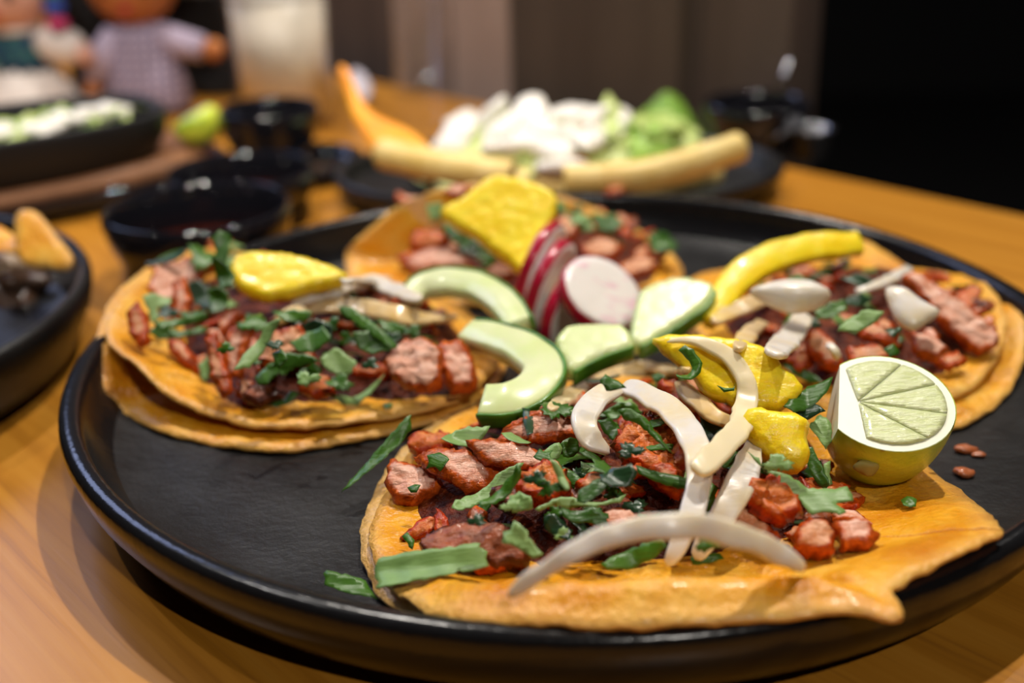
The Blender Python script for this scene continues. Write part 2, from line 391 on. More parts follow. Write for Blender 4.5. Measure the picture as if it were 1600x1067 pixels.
def ellipsoid(a, b, c, nu=20, nv=14, amp=0, freq=50, seed=0):
    ver, fs = [], []
    for i in range(nv + 1):
        t = math.pi * i / nv
        for j in range(nu):
            p = 2 * math.pi * j / nu; q = V((a * math.sin(t) * math.cos(p), b * math.sin(t) * math.sin(p), c * math.cos(t)))
            if amp: q = q * (1 + amp * nz(q, freq, seed))
            ver.append(q)
    for i in range(nv):
        for j in range(nu): x, y = i * nu + j, i * nu + (j + 1) % nu; fs.append((x, x + nu, y + nu, y))
    return V(ver), fs
def box_geo(x0, x1, y0, y1, z0, z1):
    v = [(x, y, z) for x in (x0, x1) for y in (y0, y1) for z in (z0, z1)]
    return v, [(0, 1, 3, 2), (4, 6, 7, 5), (0, 4, 5, 1), (2, 3, 7, 6), (0, 2, 6, 4), (1, 5, 7, 3)]
def tube_geo(pts, rad, n=10):
    P = V(pts); k = len(P); rs = rad if isinstance(rad, (list, tuple, np.ndarray)) else [rad] * k
    T = np.gradient(P, axis=0); ver, fs = [], []
    for i in range(k):
        u, v, t = frame(T[i], ref=(.3, .5, .81))
        for j in range(n): a = 2 * math.pi * j / n; ver.append(P[i] + rs[i] * (u * math.cos(a) + v * math.sin(a)))
    for i in range(k - 1):
        for j in range(n): a, b = i * n + j, i * n + (j + 1) % n; fs.append((a, b, b + n, a + n))
    fs.append(tuple(reversed(range(n)))); fs.append(tuple(range((k - 1) * n, k * n)))
    return V(ver), fs

# ------------------------------------------------------------------ the room
def struct(name, geo, mat, loc=(0, 0, 0), rotz=0, parent=None, smooth=False):
    o = place(name, mesh_of(name, geo[0], geo[1], mat, smooth=smooth), loc, parent); o.rotation_euler = (0, 0, rotz)
    if parent is None: o['kind'] = 'structure'
    return o
DARK = m_plain('dark_room_paint', (.012, .011, .010), rough=.8)
DFLOOR = m_plain('dark_floor', (.010, .009, .008), rough=.6)
struct('floor', box_geo(-3, 3, -2.5, 4, -.80, -.75), DFLOOR)
struct('ceiling', box_geo(-3, 3, -2.5, 4, 1.75, 1.8), DARK)
struct('wall_left', box_geo(-3.05, -3, -2.5, 4, -.75, 1.75), DARK)
struct('wall_right', box_geo(3, 3.05, -2.5, 4, -.75, 1.75), DARK)
struct('wall_far', box_geo(-3, 3, 4, 4.05, -.75, 1.75), DARK)
struct('wall_near', box_geo(-3, 3, -2.55, -2.5, -.75, 1.75), DARK)
# table: its far edge runs obliquely behind the plates
EA, EB = V((-.137, .561)), V((.216, .182)); ED = unit(EB - EA); EN = V((-ED[1], ED[0]));
if EN[1] < 0: EN = -EN
TANG = math.atan2(ED[1], ED[0])
T0 = EA + ED * .05
table = empty('table', (T0[0], T0[1], -.75), TANG)       # local x along the far edge, local y outward
tag(table, 'wide honey-coloured wooden dining table under all the dishes', 'table')
def tabletop():
    prof = [(-.9, -.03), (-.002, -.03), (0, -.028), (0, -.003), (-.0009, -.0009), (-.003, 0), (-.9, 0)]
    n = len(prof); ver = [(x, y, z + .75) for x in (-.75, .95) for y, z in prof]
    fs = [(i, (i + 1) % n, (i + 1) % n + n, i + n) for i in range(n)] + [tuple(reversed(range(n))), tuple(range(n, 2 * n))]
    return ver, fs
o = place('tabletop', mesh_of('tabletop', *tabletop(), WOOD, smooth=False), (0, 0, 0), table)
for x in (-.65, .85):
    for y in (-.82, -.08): place('leg', mesh_of('leg', *box_geo(x - .03, x + .03, y - .03, y + .03, 0, .72), WOOD, smooth=False), (0, 0, 0), table)
# panelled partition close behind the table
def wall_panel_mat(name, a, b):
    m = Mat(name, rough=.6); n = m.noise(1, 4, .6, stretch=(30, 30, 4)); m.color(m.ramp(n, [(.3, a), (.7, b)])); return m.m
WP1 = wall_panel_mat('panel_dark', (.060, .042, .034), (.095, .066, .052))
WP2 = wall_panel_mat('panel_light', (.30, .205, .16), (.40, .29, .235))
WP3 = wall_panel_mat('panel_brown', (.055, .038, .026), (.085, .060, .042))
part = struct('wall_back', box_geo(-.9, .3, .052, .082, -.75, .65), WP1, (T0[0], T0[1], 0), TANG)
def along(px):     # where the sight line over a point of the table edge meets the partition, measured along it
    d = ray(px, 150)[:2]; a = EYE[:2]; nrm = EN; q = T0 + EN * .052; t = np.dot(q - a, nrm) / np.dot(d, nrm); return float(np.dot(a + d * t - T0, ED))
XS = [(300, 372, WP3), (376, 636, WP1), (640, 726, WP2), (729, 815, WP2), (819, 1078, WP3)]
for x0, x1, m in XS:
    a, b = along(x0), along(x1)
    p = struct('panel', box_geo(a, b, .040, .052, -.75, .65), m, parent=part)

# ------------------------------------------------------------------ dishes
def dish(name, loc, prof_well, prof_rim, mat, label, cat, sx=1, sy=1, rotz=0, foot=None, group=None, well_mat=None):
    t = empty(name, loc, rotz); tag(t, label, cat, group)
    v, f = lathe(prof_well, 128, sx, sy); n = 128
    f.append(tuple(range(n)) if prof_well[0][1] > prof_well[-1][1] or True else ())
    w = place('well', mesh_of('well', v, f, well_mat or mat), (0, 0, 0), t)
    v, f = lathe(prof_rim, 128, sx, sy); r = place('rim', mesh_of('rim', v, f, mat), (0, 0, 0), t)
    if foot: v, f = lathe(foot, 96, sx, sy); place('foot_ring', mesh_of('foot_ring', v, f, mat), (0, 0, 0), t)
    return t, w, r
def coupe(R_, H_, fl, w=.005, slope=.92):
    """flat dish with an upright wall: outer radius, height, floor level"""
    ri = R_ - w; rf = ri * .955; rb = R_ * slope
    well = [(.002, fl), (rf * .5, fl), (rf * .9, fl), (rf * .965, fl + .0006), (rf, fl + .0022)]
    rim = [(rf, fl + .0022), (ri - .0022, fl + .006), (ri - .0004, H_ - .004), (ri + .0003, H_ - .0016), (ri + .0013, H_ - .0003), (ri + w * .5, H_),
           (R_ - .0012, H_ - .0004), (R_ - .0003, H_ - .0018), (R_, H_ - .004), (R_ - .0015, H_ * .62), (R_ - .006, H_ * .33), (rb + .004, .0045), (rb, .0022), (rb - .004, .0015), (.004, .0015)]
    foot = [(rb * .86, .0015), (rb * .86, 0), (rb * .83, 0), (rb * .83, .0015)]
    return well, rim, foot
pw, pr, pf = coupe(R, H, .0095, .0062, .90)
plate, pwell, prim = dish('serving_plate', (0, 0, 0), pw, pr, STONE, 'large round black stoneware plate with upright rim, carrying the four tacos', 'plate', foot=pf)
prim.data.materials[0] = RIMM
S.add_obj(pwell); S.add_obj(prim)

# ------------------------------------------------------------------ tortillas and the fillings' underlayer
LAND = []       # landmarks for describing where small pieces lie
def tortilla(rim, center, zc, label, mat, thick=.0022, ridge=None, wav=.0007, seed=1, prof=2.2, nr=26, step=.0035, nsub=8):
    C = V(at(center[0], center[1], zc)); Rm = catmull([at(*p) for p in rim], True, n=nsub); k = len(Rm); ver = []
    ang = np.unwrap([math.atan2(p[1] - C[1], p[0] - C[0]) for p in Rm])
    rid = np.zeros(k)
    if ridge:
        ks = np.linspace(0, k, len(rim) + 1)[:len(rim)]
        rid = np.interp(np.arange(k), np.r_[ks, k], np.r_[ridge, ridge[0]])
    tops = []
    for i in range(nr + 1):
        rho = i / nr
        for j in range(k):
            p = C + (Rm[j] - C) * rho; p[2] = C[2] + (Rm[j][2] - C[2]) * rho ** prof
            p[2] += rid[j] * math.exp(-((rho - .87) / .075) ** 2)
            w = wav * (.3 + rho)
            p[2] += w * nz((p[0], p[1], 0), 130, seed) + w * .5 * nz((p[0], p[1], 0), 300, seed + 3)
            if i == nr:
                d = unit((Rm[j] - C) * [1, 1, 0]); p = p + d * (.0007 * nz(p, 260, seed) + .0004 * nz(p, 700, seed))
            tops.append(p)
    tops = V(tops); bots = tops - [0, 0, thick]
    ver = np.r_[tops, bots]; n = len(tops); fs = []
    for i in range(nr):
        for j in range(k):
            a, b = i * k + j, i * k + (j + 1) % k
            fs.append((a, a + k, b + k, b)); fs.append((a + n, b + n, b + k + n, a + k + n))
    for j in range(k):
        a, b = nr * k + j, nr * k + (j + 1) % k; fs.append((a, a + n, b + n, b))
    # soften the rim
    for j in range(k): ver[nr * k + j][2] -= thick * .28; ver[n + nr * k + j][2] += thick * .28
    ed = np.r_[[max(0, (i / nr - .93) / .07) * .8 for i in range(nr + 1) for j in range(k)], np.ones(n) * .7]
    if np.mean(np.diff(ang)) < 0: fs = [f[::-1] for f in fs]
    o = place('tortilla', mesh_of('tortilla', ver - C, fs, mat, None, ed), C); tag(o, label, 'tortilla', 'corn tortillas on the large plate')
    S.add_obj(o); return o
def mound(rim, h, z0, label, seed, center=None, mat=None, name='chopped_pork', cat='meat', amp=.0016, freq=230):
    Rm = catmull([at(px, py, z0) for px, py in rim], True, n=6); C = Rm.mean(0); k = len(Rm); nr = 16; ver = []
    for i in range(nr + 1):
        rho = i / nr
        for j in range(k):
            p = C + (Rm[j] - C) * rho; p[2] = z0 - .002 + (h + .002) * max(0, 1 - rho ** 2.4) ** .8
            p = p + amp * (nzv(p, freq, seed) + .6 * nzv(p, freq * 2.2, seed + 1)); ver.append(p)
    fs = [(a, a + k, b + k, b) for i in range(nr) for j in range(k) for a, b in [(i * k + j, i * k + (j + 1) % k)]]
    fs.append(tuple(range(nr * k, nr * k + k)))
    ar = sum(Rm[j][0] * Rm[(j + 1) % k][1] - Rm[(j + 1) % k][0] * Rm[j][1] for j in range(k))
    if ar < 0: fs = [f[::-1] for f in fs]
    C0 = V((C[0], C[1], z0)); o = place(name, mesh_of(name, V(ver) - C0, fs, mat or FILL), C0); tag(o, label, cat, kind='stuff'); S.add_obj(o); return o, Rm[:, :2]

# taco in front
tortilla([(561, 838, .0128), (572, 795, .0128), (604, 728, .0128), (648, 680, .0130), (706, 640, .0130), (800, 606, .0132), (930, 590, .0132), (1080, 590, .0132), (1260, 620, .0132),
          (1400, 700, .0130), (1475, 765, .0130), (1470, 830, .0132), (1380, 900, .0135), (1250, 945, .014), (1050, 958, .0145), (850, 956, .0145), (700, 952, .0135), (615, 945, .0122), (578, 900, .0125)],
         (980, 770), .0128, 'pale under tortilla whose dry edge peeks out beneath the front taco', TORT2, seed=3)
tortilla([(576, 842, .0152), (588, 795, .0152), (618, 730, .0152), (660, 684, .0154), (712, 644, .0156), (800, 608, .0156), (930, 588, .0158), (1080, 588, .0158), (1260, 618, .0158),
          (1400, 690, .0155), (1490, 757, .0162), (1538, 792, .023), (1562, 818, .0292), (1568, 826, .0295), (1556, 834, .0300), (1480, 872, .0305), (1418, 902, .0300), (1396, 915, .0300), (1404, 938, .0295), (1414, 956, .0295), (1402, 963, .0290), (1330, 955, .0285), (1230, 963, .0282),
          (1100, 972, .0280), (1000, 976, .0278), (880, 974, .0275), (760, 968, .0260), (680, 955, .0225), (645, 938, .0195), (600, 900, .0165)],
         (960, 770), .0152, 'glossy torn orange tortilla folded up along the plate rim under the front taco', TORT, seed=5, prof=3.0,
         ridge=[0, 0, 0, 0, 0, 0, 0, 0, 0, 0, 0, .001, .001, .001, .0015, .002, .0025, .003, .003, .0045, .005, .0065, .0075, .0085, .0088, .008, .0062, .004, .002, 0], nsub=7)
# taco beside it, toward the sauce bowls
tortilla([(150, 535, .026), (156, 600, .018), (178, 634, .0125), (250, 668, .0120), (330, 688, .0118), (420, 700, .0118), (500, 693, .0118), (600, 673, .0120), (700, 648, .0125), (760, 610, .0128),
          (790, 560, .013), (740, 490, .013), (640, 440, .014), (540, 425, .015), (440, 400, .018), (340, 382, .026), (250, 406, .030), (196, 440, .031), (164, 485, .029)],
         (450, 560), .0120, 'outer tortilla curling up around the taco beside the sauce bowls', TORT, seed=8, prof=2.6)
tortilla([(163, 505, .031), (172, 535, .0285), (212, 566, .0275), (250, 606, .0220), (320, 642, .0175), (410, 662, .0160), (520, 660, .0158), (620, 645, .0155), (710, 625, .0155), (755, 592, .0160),
          (780, 550, .016), (730, 495, .016), (640, 448, .017), (540, 432, .018), (440, 406, .022), (345, 388, .029), (255, 412, .0325), (204, 446, .0335), (174, 480, .033)],
         (460, 545), .0148, 'inner tortilla with a folded lip holding the filling of the taco beside the sauce bowls', TORT, seed=11, prof=2.4)
# taco behind the radishes
tortilla([(540, 400, .018), (556, 374, .024), (614, 324, .035), (688, 292, .042), (760, 286, .041), (860, 302, .031), (950, 332, .022), (1035, 380, .0145), (1064, 412, .0125), (1062, 438, .0125), (1000, 462, .0125),
          (850, 478, .0125), (700, 470, .0125), (600, 458, .013), (548, 428, .014)], (800, 400), .0125, 'orange tortilla open under the taco behind the radish slices', TORT, seed=14, prof=2.6)
# taco behind the lime
tortilla([(1062, 440, .0125), (1120, 428, .0125), (1200, 405, .014), (1300, 378, .018), (1380, 378, .019), (1450, 395, .018), (1515, 414, .022), (1568, 444, .0235), (1600, 490, .0225), (1603, 545, .0165), (1580, 605, .0125),
          (1530, 648, .0118), (1470, 670, .0118), (1380, 672, .0118), (1250, 640, .0120), (1130, 570, .0122), (1060, 490, .0122)], (1330, 520), .0120, 'outer tortilla edging out below the taco behind the lime', TORT, seed=17, prof=2.8)
tortilla([(1070, 436, .0152), (1130, 418, .016), (1200, 400, .018), (1300, 372, .022), (1370, 370, .023), (1440, 386, .021), (1500, 414, .0235), (1548, 448, .0245), (1572, 495, .0235), (1562, 548, .0185), (1525, 596, .0155), (1460, 628, .015),
          (1380, 640, .015), (1250, 615, .015), (1130, 555, .015), (1072, 490, .015)], (1330, 510), .0148, 'upper tortilla with a puffed edge under the taco behind the lime', TORT, seed=19, prof=2.4)

_, HF = mound([(630, 745), (645, 825), (720, 885), (850, 900), (1000, 895), (1200, 878), (1340, 850), (1330, 770), (1260, 670), (1150, 610), (1000, 600), (850, 625), (740, 660), (670, 695)], .0085, .0155, 'wet chopped pork packed underneath the toppings of the front taco', 21)
_, HL = mound([(208, 470), (228, 540), (300, 600), (370, 638), (480, 628), (560, 622), (650, 622), (735, 605), (745, 560), (700, 490), (560, 450), (430, 425), (335, 402), (258, 425)], .011, .0160, 'chopped pork packed inside the taco beside the sauce bowls', 22)
_, HB = mound([(612, 405), (650, 432), (760, 445), (850, 455), (990, 450), (1040, 400), (985, 350), (880, 318), (760, 302), (690, 322), (645, 362)], .011, .0135, 'chopped pork packed under the pineapple of the taco behind the radishes', 23)
_, HR = mound([(1135, 515), (1200, 560), (1300, 600), (1400, 600), (1490, 575), (1550, 535), (1525, 475), (1440, 430), (1340, 418), (1220, 436), (1150, 470)], .009, .0160, 'chopped pork packed inside the taco behind the lime', 24)
TACO = {'front': ('front taco', HF), 'left': ('taco beside the sauce bowls', HL), 'back': ('taco behind the radishes', HB), 'right': ('taco behind the lime', HR)}

# ------------------------------------------------------------------ pieces of pork
def pork(pts, label, lift=.003, n=None, thick=.006, mat=PORK, tilt=.45, amp=.0006, taco='front', grid=.0009, dome=.0002, rr=.0012, name='pork_piece', jag=.0006):
    cx = sum(p[0] for p in pts) / len(pts); cy = sum(p[1] for p in pts) / len(pts)
    h, hn = S.hit(cx, cy); anc = at(cx, cy, h[2] + lift)
    nn = unit(UP * (1 - tilt) + (TOCAM * [1, 1, 1]) * tilt + .25 * hn) if n is None else n
    o = slab(name, pts, anc, nn, thick * .8, mat, grid=grid, amp=amp * .9 + .0002, freq=420, rr=min(rr, thick * .4), dome=dome, jag=jag, smooth=False, bend=lambda x, y, k=rnd.uniform(-25, 12), q=rnd.uniform(0, 3.14): k * (x * math.cos(q) + y * math.sin(q)) ** 2)
    tag(o, label, 'meat', 'pork pieces of the ' + TACO[taco][0]); return o
heroes = []
def P_(*a, **k): heroes.append(pork(*a, **k))
# front taco
P_([(606, 735), (618, 724), (645, 730), (682, 743), (693, 757), (680, 778), (645, 790), (618, 784), (604, 762)], 'round pork slice with charred brown rind at the tip of the front taco', .0035, thick=.0075, mat=PORKP, tilt=.55)
P_([(645, 706), (668, 700), (705, 700), (745, 712), (785, 735), (772, 760), (728, 768), (695, 748), (668, 730)], 'pale pork slice with red edge beside the round charred slice', .0055, thick=.005, mat=PORKP, tilt=.5)
P_([(728, 690), (742, 684), (790, 692), (840, 703), (882, 728), (872, 742), (810, 732), (756, 722)], 'long pork slice with pale cut face in the middle of the front taco', .0065, thick=.004, mat=PORKP, tilt=.5)
P_([(765, 692), (790, 664), (835, 645), (880, 645), (915, 660), (908, 682), (868, 690), (820, 694)], 'thin translucent pork slice lying against the cucumber of the front taco', .0065, thick=.004, mat=PORKP, tilt=.6)
P_([(838, 652), (848, 640), (868, 640), (882, 652), (874, 668), (850, 670)], 'small dark red pork lump on top of the thin slice', .0085, thick=.006, mat=PORKR, tilt=.6, amp=.001)
P_([(636, 700), (645, 682), (665, 676), (700, 688), (708, 704), (675, 712), (650, 710)], 'dark red pork bit at the edge of the front taco by the long cilantro blade', .0028, thick=.006, mat=PORKR, amp=.001)
P_([(650, 850), (690, 825), (745, 812), (790, 825), (835, 850), (820, 880), (775, 888), (715, 878), (665, 868)], 'charred dark pork slab behind the pale flat cilantro strip', .0045, thick=.006, mat=PORKD, tilt=.5)
P_([(740, 850), (770, 842), (800, 855), (800, 885), (765, 900), (735, 890)], 'orange-red pork piece at the low front of the charred slab', .0035, thick=.005, mat=PORK, tilt=.6)
P_([(955, 700), (985, 665), (1010, 648), (1048, 668), (1068, 700), (1070, 745), (1052, 775), (1010, 745), (975, 725)], 'knobbly brick-red pork chunk in the middle of the front taco', .0065, thick=.009, mat=PORKR, tilt=.5, amp=.0016)
P_([(1010, 735), (1030, 720), (1060, 735), (1072, 765), (1060, 780), (1030, 760)], 'orange fatty end under the knobbly red pork chunk', .0075, thick=.005, mat=PORK, tilt=.7)
P_([(1025, 605), (1060, 596), (1085, 622), (1105, 655), (1085, 668), (1050, 640)], 'red pork piece under the crossing onion strips by the pineapple', .0055, thick=.007, mat=PORKR, amp=.001)
P_([(1158, 768), (1180, 750), (1215, 752), (1248, 785), (1252, 805), (1215, 822), (1180, 805)], 'bright red pork chunk below the lower pineapple wedge', .0075, thick=.008, mat=PORKR, tilt=.6, amp=.0014)
P_([(1238, 838), (1262, 812), (1290, 818), (1305, 840), (1298, 868), (1262, 870), (1240, 860)], 'orange pork cube beside the end of the big onion arch', .0055, thick=.008, mat=PORK, tilt=.6)
P_([(1300, 825), (1325, 812), (1352, 815), (1372, 840), (1358, 858), (1315, 860)], 'pink pork cube at the far end of the front taco filling', .0045, thick=.007, mat=PORKP, tilt=.55)
P_([(898, 752), (940, 734), (1000, 726), (1004, 742), (955, 760), (908, 768)], 'narrow brown pork strip under the cilantro in the front taco', .006, thick=.004, mat=PORK)
P_([(820, 745), (850, 728), (885, 738), (892, 768), (860, 788), (822, 780), (805, 765)], 'crumbly red pork clump beneath the cilantro in the front taco', .0065, thick=.007, mat=PORKR, amp=.0014)
P_([(1140, 800), (1165, 790), (1200, 815), (1215, 845), (1180, 850), (1150, 830)], 'brown pork scrap behind the big onion arch', .004, thick=.005, mat=PORK)
P_([(935, 805), (965, 795), (1000, 808), (990, 835), (955, 835)], 'wet pink pork scrap beneath the cilantro frond', .005, thick=.005, mat=PORKP)
P_([(770, 765), (800, 758), (825, 780), (800, 800), (770, 790)], 'dark pork scrap under the curled cilantro blade', .004, thick=.006, mat=PORKD)
# taco beside the sauce bowls
P_([(265, 385), (285, 377), (315, 382), (322, 395), (300, 404), (270, 402)], 'crisp orange pork chip sticking up at the back of the taco beside the sauce bowls', .008, thick=.004, mat=PORKR, taco='left', tilt=.8)
P_([(245, 420), (290, 405), (330, 398), (340, 418), (310, 440), (285, 475), (250, 478), (232, 455)], 'broad pink pork sheet lining the curled back of the taco beside the sauce bowls', .006, thick=.004, mat=PORKP, taco='left', tilt=.6)
P_([(270, 440), (290, 430), (300, 470), (290, 505), (272, 500)], 'upright pink pork strip under the hanging cilantro', .008, thick=.004, mat=PORKP, taco='left', tilt=.7)
P_([(198, 490), (215, 470), (232, 495), (234, 535), (222, 545), (203, 525)], 'red-edged pork strip at the outer end of the taco beside the sauce bowls', .005, thick=.004, mat=PORK, taco='left', tilt=.7)
P_([(262, 530), (285, 532), (305, 560), (312, 582), (290, 575), (268, 552)], 'dark orange pork strip hanging over the folded tortilla lip', .004, thick=.005, mat=PORK, taco='left', tilt=.6)
P_([(322, 530), (340, 520), (350, 560), (365, 610), (350, 622), (330, 590)], 'standing pork strip in the middle of the taco beside the sauce bowls', .007, thick=.004, mat=PORK, taco='left', tilt=.8)
P_([(355, 520), (380, 500), (400, 510), (385, 545), (378, 590), (355, 590), (350, 555)], 'pale pink pork strip leaning beside the standing strip', .008, thick=.0045, mat=PORKP, taco='left', tilt=.8)
P_([(405, 545), (430, 520), (470, 512), (485, 535), (462, 560), (430, 575), (405, 572)], 'orange pork chunk under the cilantro of the taco beside the sauce bowls', .008, thick=.006, mat=PORK, taco='left', tilt=.7, amp=.001)
P_([(600, 565), (625, 535), (665, 530), (690, 545), (690, 595), (670, 612), (635, 605), (608, 585)], 'large orange-pink pork chunk at the inner end of the taco beside the sauce bowls', .007, thick=.007, mat=PORKP, taco='left', tilt=.7, amp=.0009)
P_([(680, 535), (715, 530), (735, 550), (748, 600), (735, 612), (705, 610), (690, 585)], 'pink pork slice leaning on the cucumber by the large chunk', .007, thick=.006, mat=PORKP, taco='left', tilt=.7)
P_([(385, 605), (425, 600), (440, 622), (405, 635), (380, 625)], 'dark pork end at the folded lip of the taco beside the sauce bowls', .003, thick=.004, mat=PORKD, taco='left')
P_([(470, 590), (515, 590), (525, 615), (490, 622), (468, 612)], 'glistening dark red pork bit at the folded lip under the cilantro', .004, thick=.005, mat=PORKR, taco='left')
# taco behind the radishes
P_([(640, 370), (655, 358), (690, 362), (705, 375), (690, 392), (655, 398), (640, 388)], 'dark red pork cube in the taco behind the radishes', .006, thick=.006, mat=PORKR, taco='back', tilt=.6, grid=.0016)
P_([(625, 408), (660, 392), (710, 385), (740, 410), (700, 420), (650, 422)], 'flat pink pork slice in the taco behind the radishes', .005, thick=.004, mat=PORKP, taco='back', grid=.0016)
P_([(755, 425), (780, 412), (805, 420), (805, 438), (770, 440)], 'small pork scrap between pineapple and cucumber', .006, thick=.004, mat=PORK, taco='back', grid=.0016)
P_([(868, 345), (885, 338), (905, 350), (900, 375), (878, 372)], 'round red pork lump beyond the pineapple rhombus', .006, thick=.006, mat=PORK, taco='back', grid=.0016)
P_([(965, 415), (1010, 400), (1030, 415), (1010, 430), (975, 435)], 'orange pork strip at the plate side of the taco behind the radishes', .005, thick=.004, mat=PORK, taco='back', grid=.0016)
P_([(905, 385), (940, 370), (975, 385), (960, 405), (920, 405)], 'brown pork slice beside the radish slices', .006, thick=.004, mat=PORK, taco='back', grid=.0016)
P_([(690, 300), (715, 288), (740, 292), (715, 312)], 'pink pork end at the upper fold behind the pineapple rhombus', .006, thick=.004, mat=PORKP, taco='back', grid=.0016)
# taco behind the lime
P_([(1408, 432), (1428, 424), (1470, 452), (1510, 482), (1555, 515), (1562, 538), (1530, 552), (1490, 525), (1450, 480)], 'long pink ham-like pork strip along the far side of the taco behind the lime', .007, thick=.0055, mat=PORKP, taco='right', tilt=.6)
P_([(1325, 500), (1360, 505), (1405, 525), (1400, 540), (1350, 530)], 'thin brown pork slice behind the lime', .006, thick=.004, mat=PORK, taco='right')
P_([(1420, 520), (1455, 528), (1482, 548), (1465, 565), (1430, 552)], 'purplish pork piece beneath the long strip', .006, thick=.005, mat=PORKP, taco='right')
P_([(1255, 520), (1280, 515), (1310, 545), (1320, 572), (1290, 575), (1262, 550)], 'rolled brown pork strip in front of the onion petal', .005, thick=.005, mat=PORK, taco='right')
P_([(1455, 560), (1495, 550), (1515, 565), (1480, 580)], 'small flat pork scrap on the rim of the taco behind the lime', .003, thick=.003, mat=PORK, taco='right')
P_([(1490, 465), (1515, 445), (1535, 452), (1528, 478), (1505, 490)], 'dark red grease-soaked pork scrap on the puffed tortilla edge', .003, thick=.003, mat=PORKR, taco='right')
P_([(1230, 560), (1260, 548), (1272, 570), (1245, 582)], 'pork scrap in front of the pale onion band', .004, thick=.004, mat=PORK, taco='right')
P_([(1320, 545), (1370, 540), (1400, 556), (1370, 575), (1330, 570)], 'brown pork shred just above the lime', .005, thick=.004, mat=PORK, taco='right')
UNDER = S.tree()
for o in heroes: S.add_obj(o)
# loose scraps that fill the gaps: a dozen shapes copied with turned copies
def inpoly(p, poly):
    c = False; k = len(poly)
    for i in range(k):
        a, b = poly[i], poly[(i + 1) % k]
        if (a[1] > p[1]) != (b[1] > p[1]) and p[0] < a[0] + (b[0] - a[0]) * (p[1] - a[1]) / (b[1] - a[1]): c = not c
    return c
SCRAPS = []
for i in range(20):
    a, b = rnd.uniform(.0045, .0085), rnd.uniform(.0022, .0042); k = rnd.randint(6, 8)
    poly = [(a * math.cos(2 * math.pi * j / k + rnd.uniform(-.4, .4)) * rnd.uniform(.65, 1.15), b * math.sin(2 * math.pi * j / k) * rnd.uniform(.6, 1.2)) for j in range(k)]
    th = rnd.uniform(.0016, .0036); c = rnd.uniform(-70, 50)
    v, f, kd, e = slab_geo(poly, th, rr=.0008, grid=.0009, amp=.0006, freq=480, seed=i, jag=.0006, smooth=False, bend=lambda x, y, c=c: c * x * x)
    SCRAPS.append(mesh_of('pork_piece', v, f, [PORK, PORKR, PORKP, PORKP, PORKD, PORK, PORKR][i % 7], None, e))
ALL_SMALL = []
def scatter(taco, count, meshes, name, lift, tiltr, shrink=1.0, kind='pork', minsep=.004, sc_=(.8, 1.15)):
    poly = TACO[taco][1]; c = poly.mean(0); poly = c + (poly - c) * shrink; lo, hi = poly.min(0), poly.max(0); got = []; t = 0
    while len(got) < count and t < 6000:
        t += 1; q = (rnd.uniform(lo[0], hi[0]), rnd.uniform(lo[1], hi[1]))
        if not inpoly(q, poly) or any((q[0] - g[0]) ** 2 + (q[1] - g[1]) ** 2 < minsep ** 2 for g in got): continue
        p, n = S.drop(*q)
        if kind == 'pork':
            l0 = UNDER.ray_cast(Vector((q[0], q[1], .2)), Vector((0, 0, -1)))[0]
            if l0 is not None and p[2] > l0[2] + .0012: continue
        got.append(q)
        n = unit(n * .5 + UP * .9 + V((rnd.gauss(0, tiltr), rnd.gauss(0, tiltr) - .12, 0)))
        u, v, n = frame(n, rnd.uniform(0, 6.28)); s = rnd.uniform(*sc_)
        o = bpy.data.objects.new(name, meshes[rnd.randrange(len(meshes))]); COL.objects.link(o)
        o.matrix_basis = Matrix.LocRotScale(Vector(p + UP * lift), mat3(u, v, n), Vector((s, s, s)))
        ALL_SMALL.append((o, kind, taco))
scatter('front', 64, SCRAPS, 'pork_piece', .0008, .55, .97, minsep=.0042)
scatter('left', 50, SCRAPS, 'pork_piece', .0012, .55, .95, minsep=.0042)
scatter('back', 46, SCRAPS, 'pork_piece', .0012, .55, .98, minsep=.0042)
scatter('right', 46, SCRAPS, 'pork_piece', .0008, .55, .98, minsep=.0042)
for o, k, t in ALL_SMALL: S.add_obj(o)

PALE = [LEAFP, LEAFB]; DK = [LEAFD, LEAF]; UPG = [LEAF, LEAFB]
# loose chopped bits
BITS = []
for i in range(12):
    k = i % 3
    if k == 0:      # three-lobed leaf
        s = rnd.uniform(.0042, .0065); poly = []
        for j in range(26):
            th = 2 * math.pi * j / 26; r = s * (.5 + .5 * abs(math.cos(1.5 * th)) ** .7) * (1 + .16 * (-1) ** j); poly.append((r * math.cos(th), r * math.sin(th)))
    elif k == 1:    # cut strip
        l, w = rnd.uniform(.005, .009), rnd.uniform(.0012, .0022); poly = [(-l, -w), (-l * .3, -w * 1.2), (l * .4, -w * .9), (l, -w * .6), (l * .8, w * .5), (l * .3, w), (-l * .4, w * 1.1), (-l * .9, w * .7)]
    else:           # torn corner
        l = rnd.uniform(.003, .0055); poly = [(-l, -l * .5), (l * .2, -l * .7), (l, -l * .1), (l * .5, l * .4), (l * .6, l * .9), (-l * .1, l * .5), (-l * .8, l * .6)]
    c1, c2 = rnd.uniform(-45, 45), rnd.uniform(-70, 70)
    v, f, kd, e = slab_geo(poly, .0003, rr=.0002, grid=.0011, jag=.0004, smooth=False, bend=lambda x, y, c1=c1, c2=c2: c1 * x * x + c2 * y * y)
    ml = [UPG, UPG, PALE, UPG, DK][i % 5]; BITS.append(mesh_of('cilantro_leaf', v, f, [ml[0], ml[0], ml[1]], kd, e))
scatter('front', 54, BITS, 'cilantro_leaf', .0014, .4, .86, 'cilantro', .0052, (.6, 1.0))
scatter('left', 50, BITS, 'cilantro_leaf', .0016, .45, .86, 'cilantro', .0052, (.65, 1.05))
scatter('back', 16, BITS, 'cilantro_leaf', .0016, .35, .9, 'cilantro', .010, (.8, 1.1))
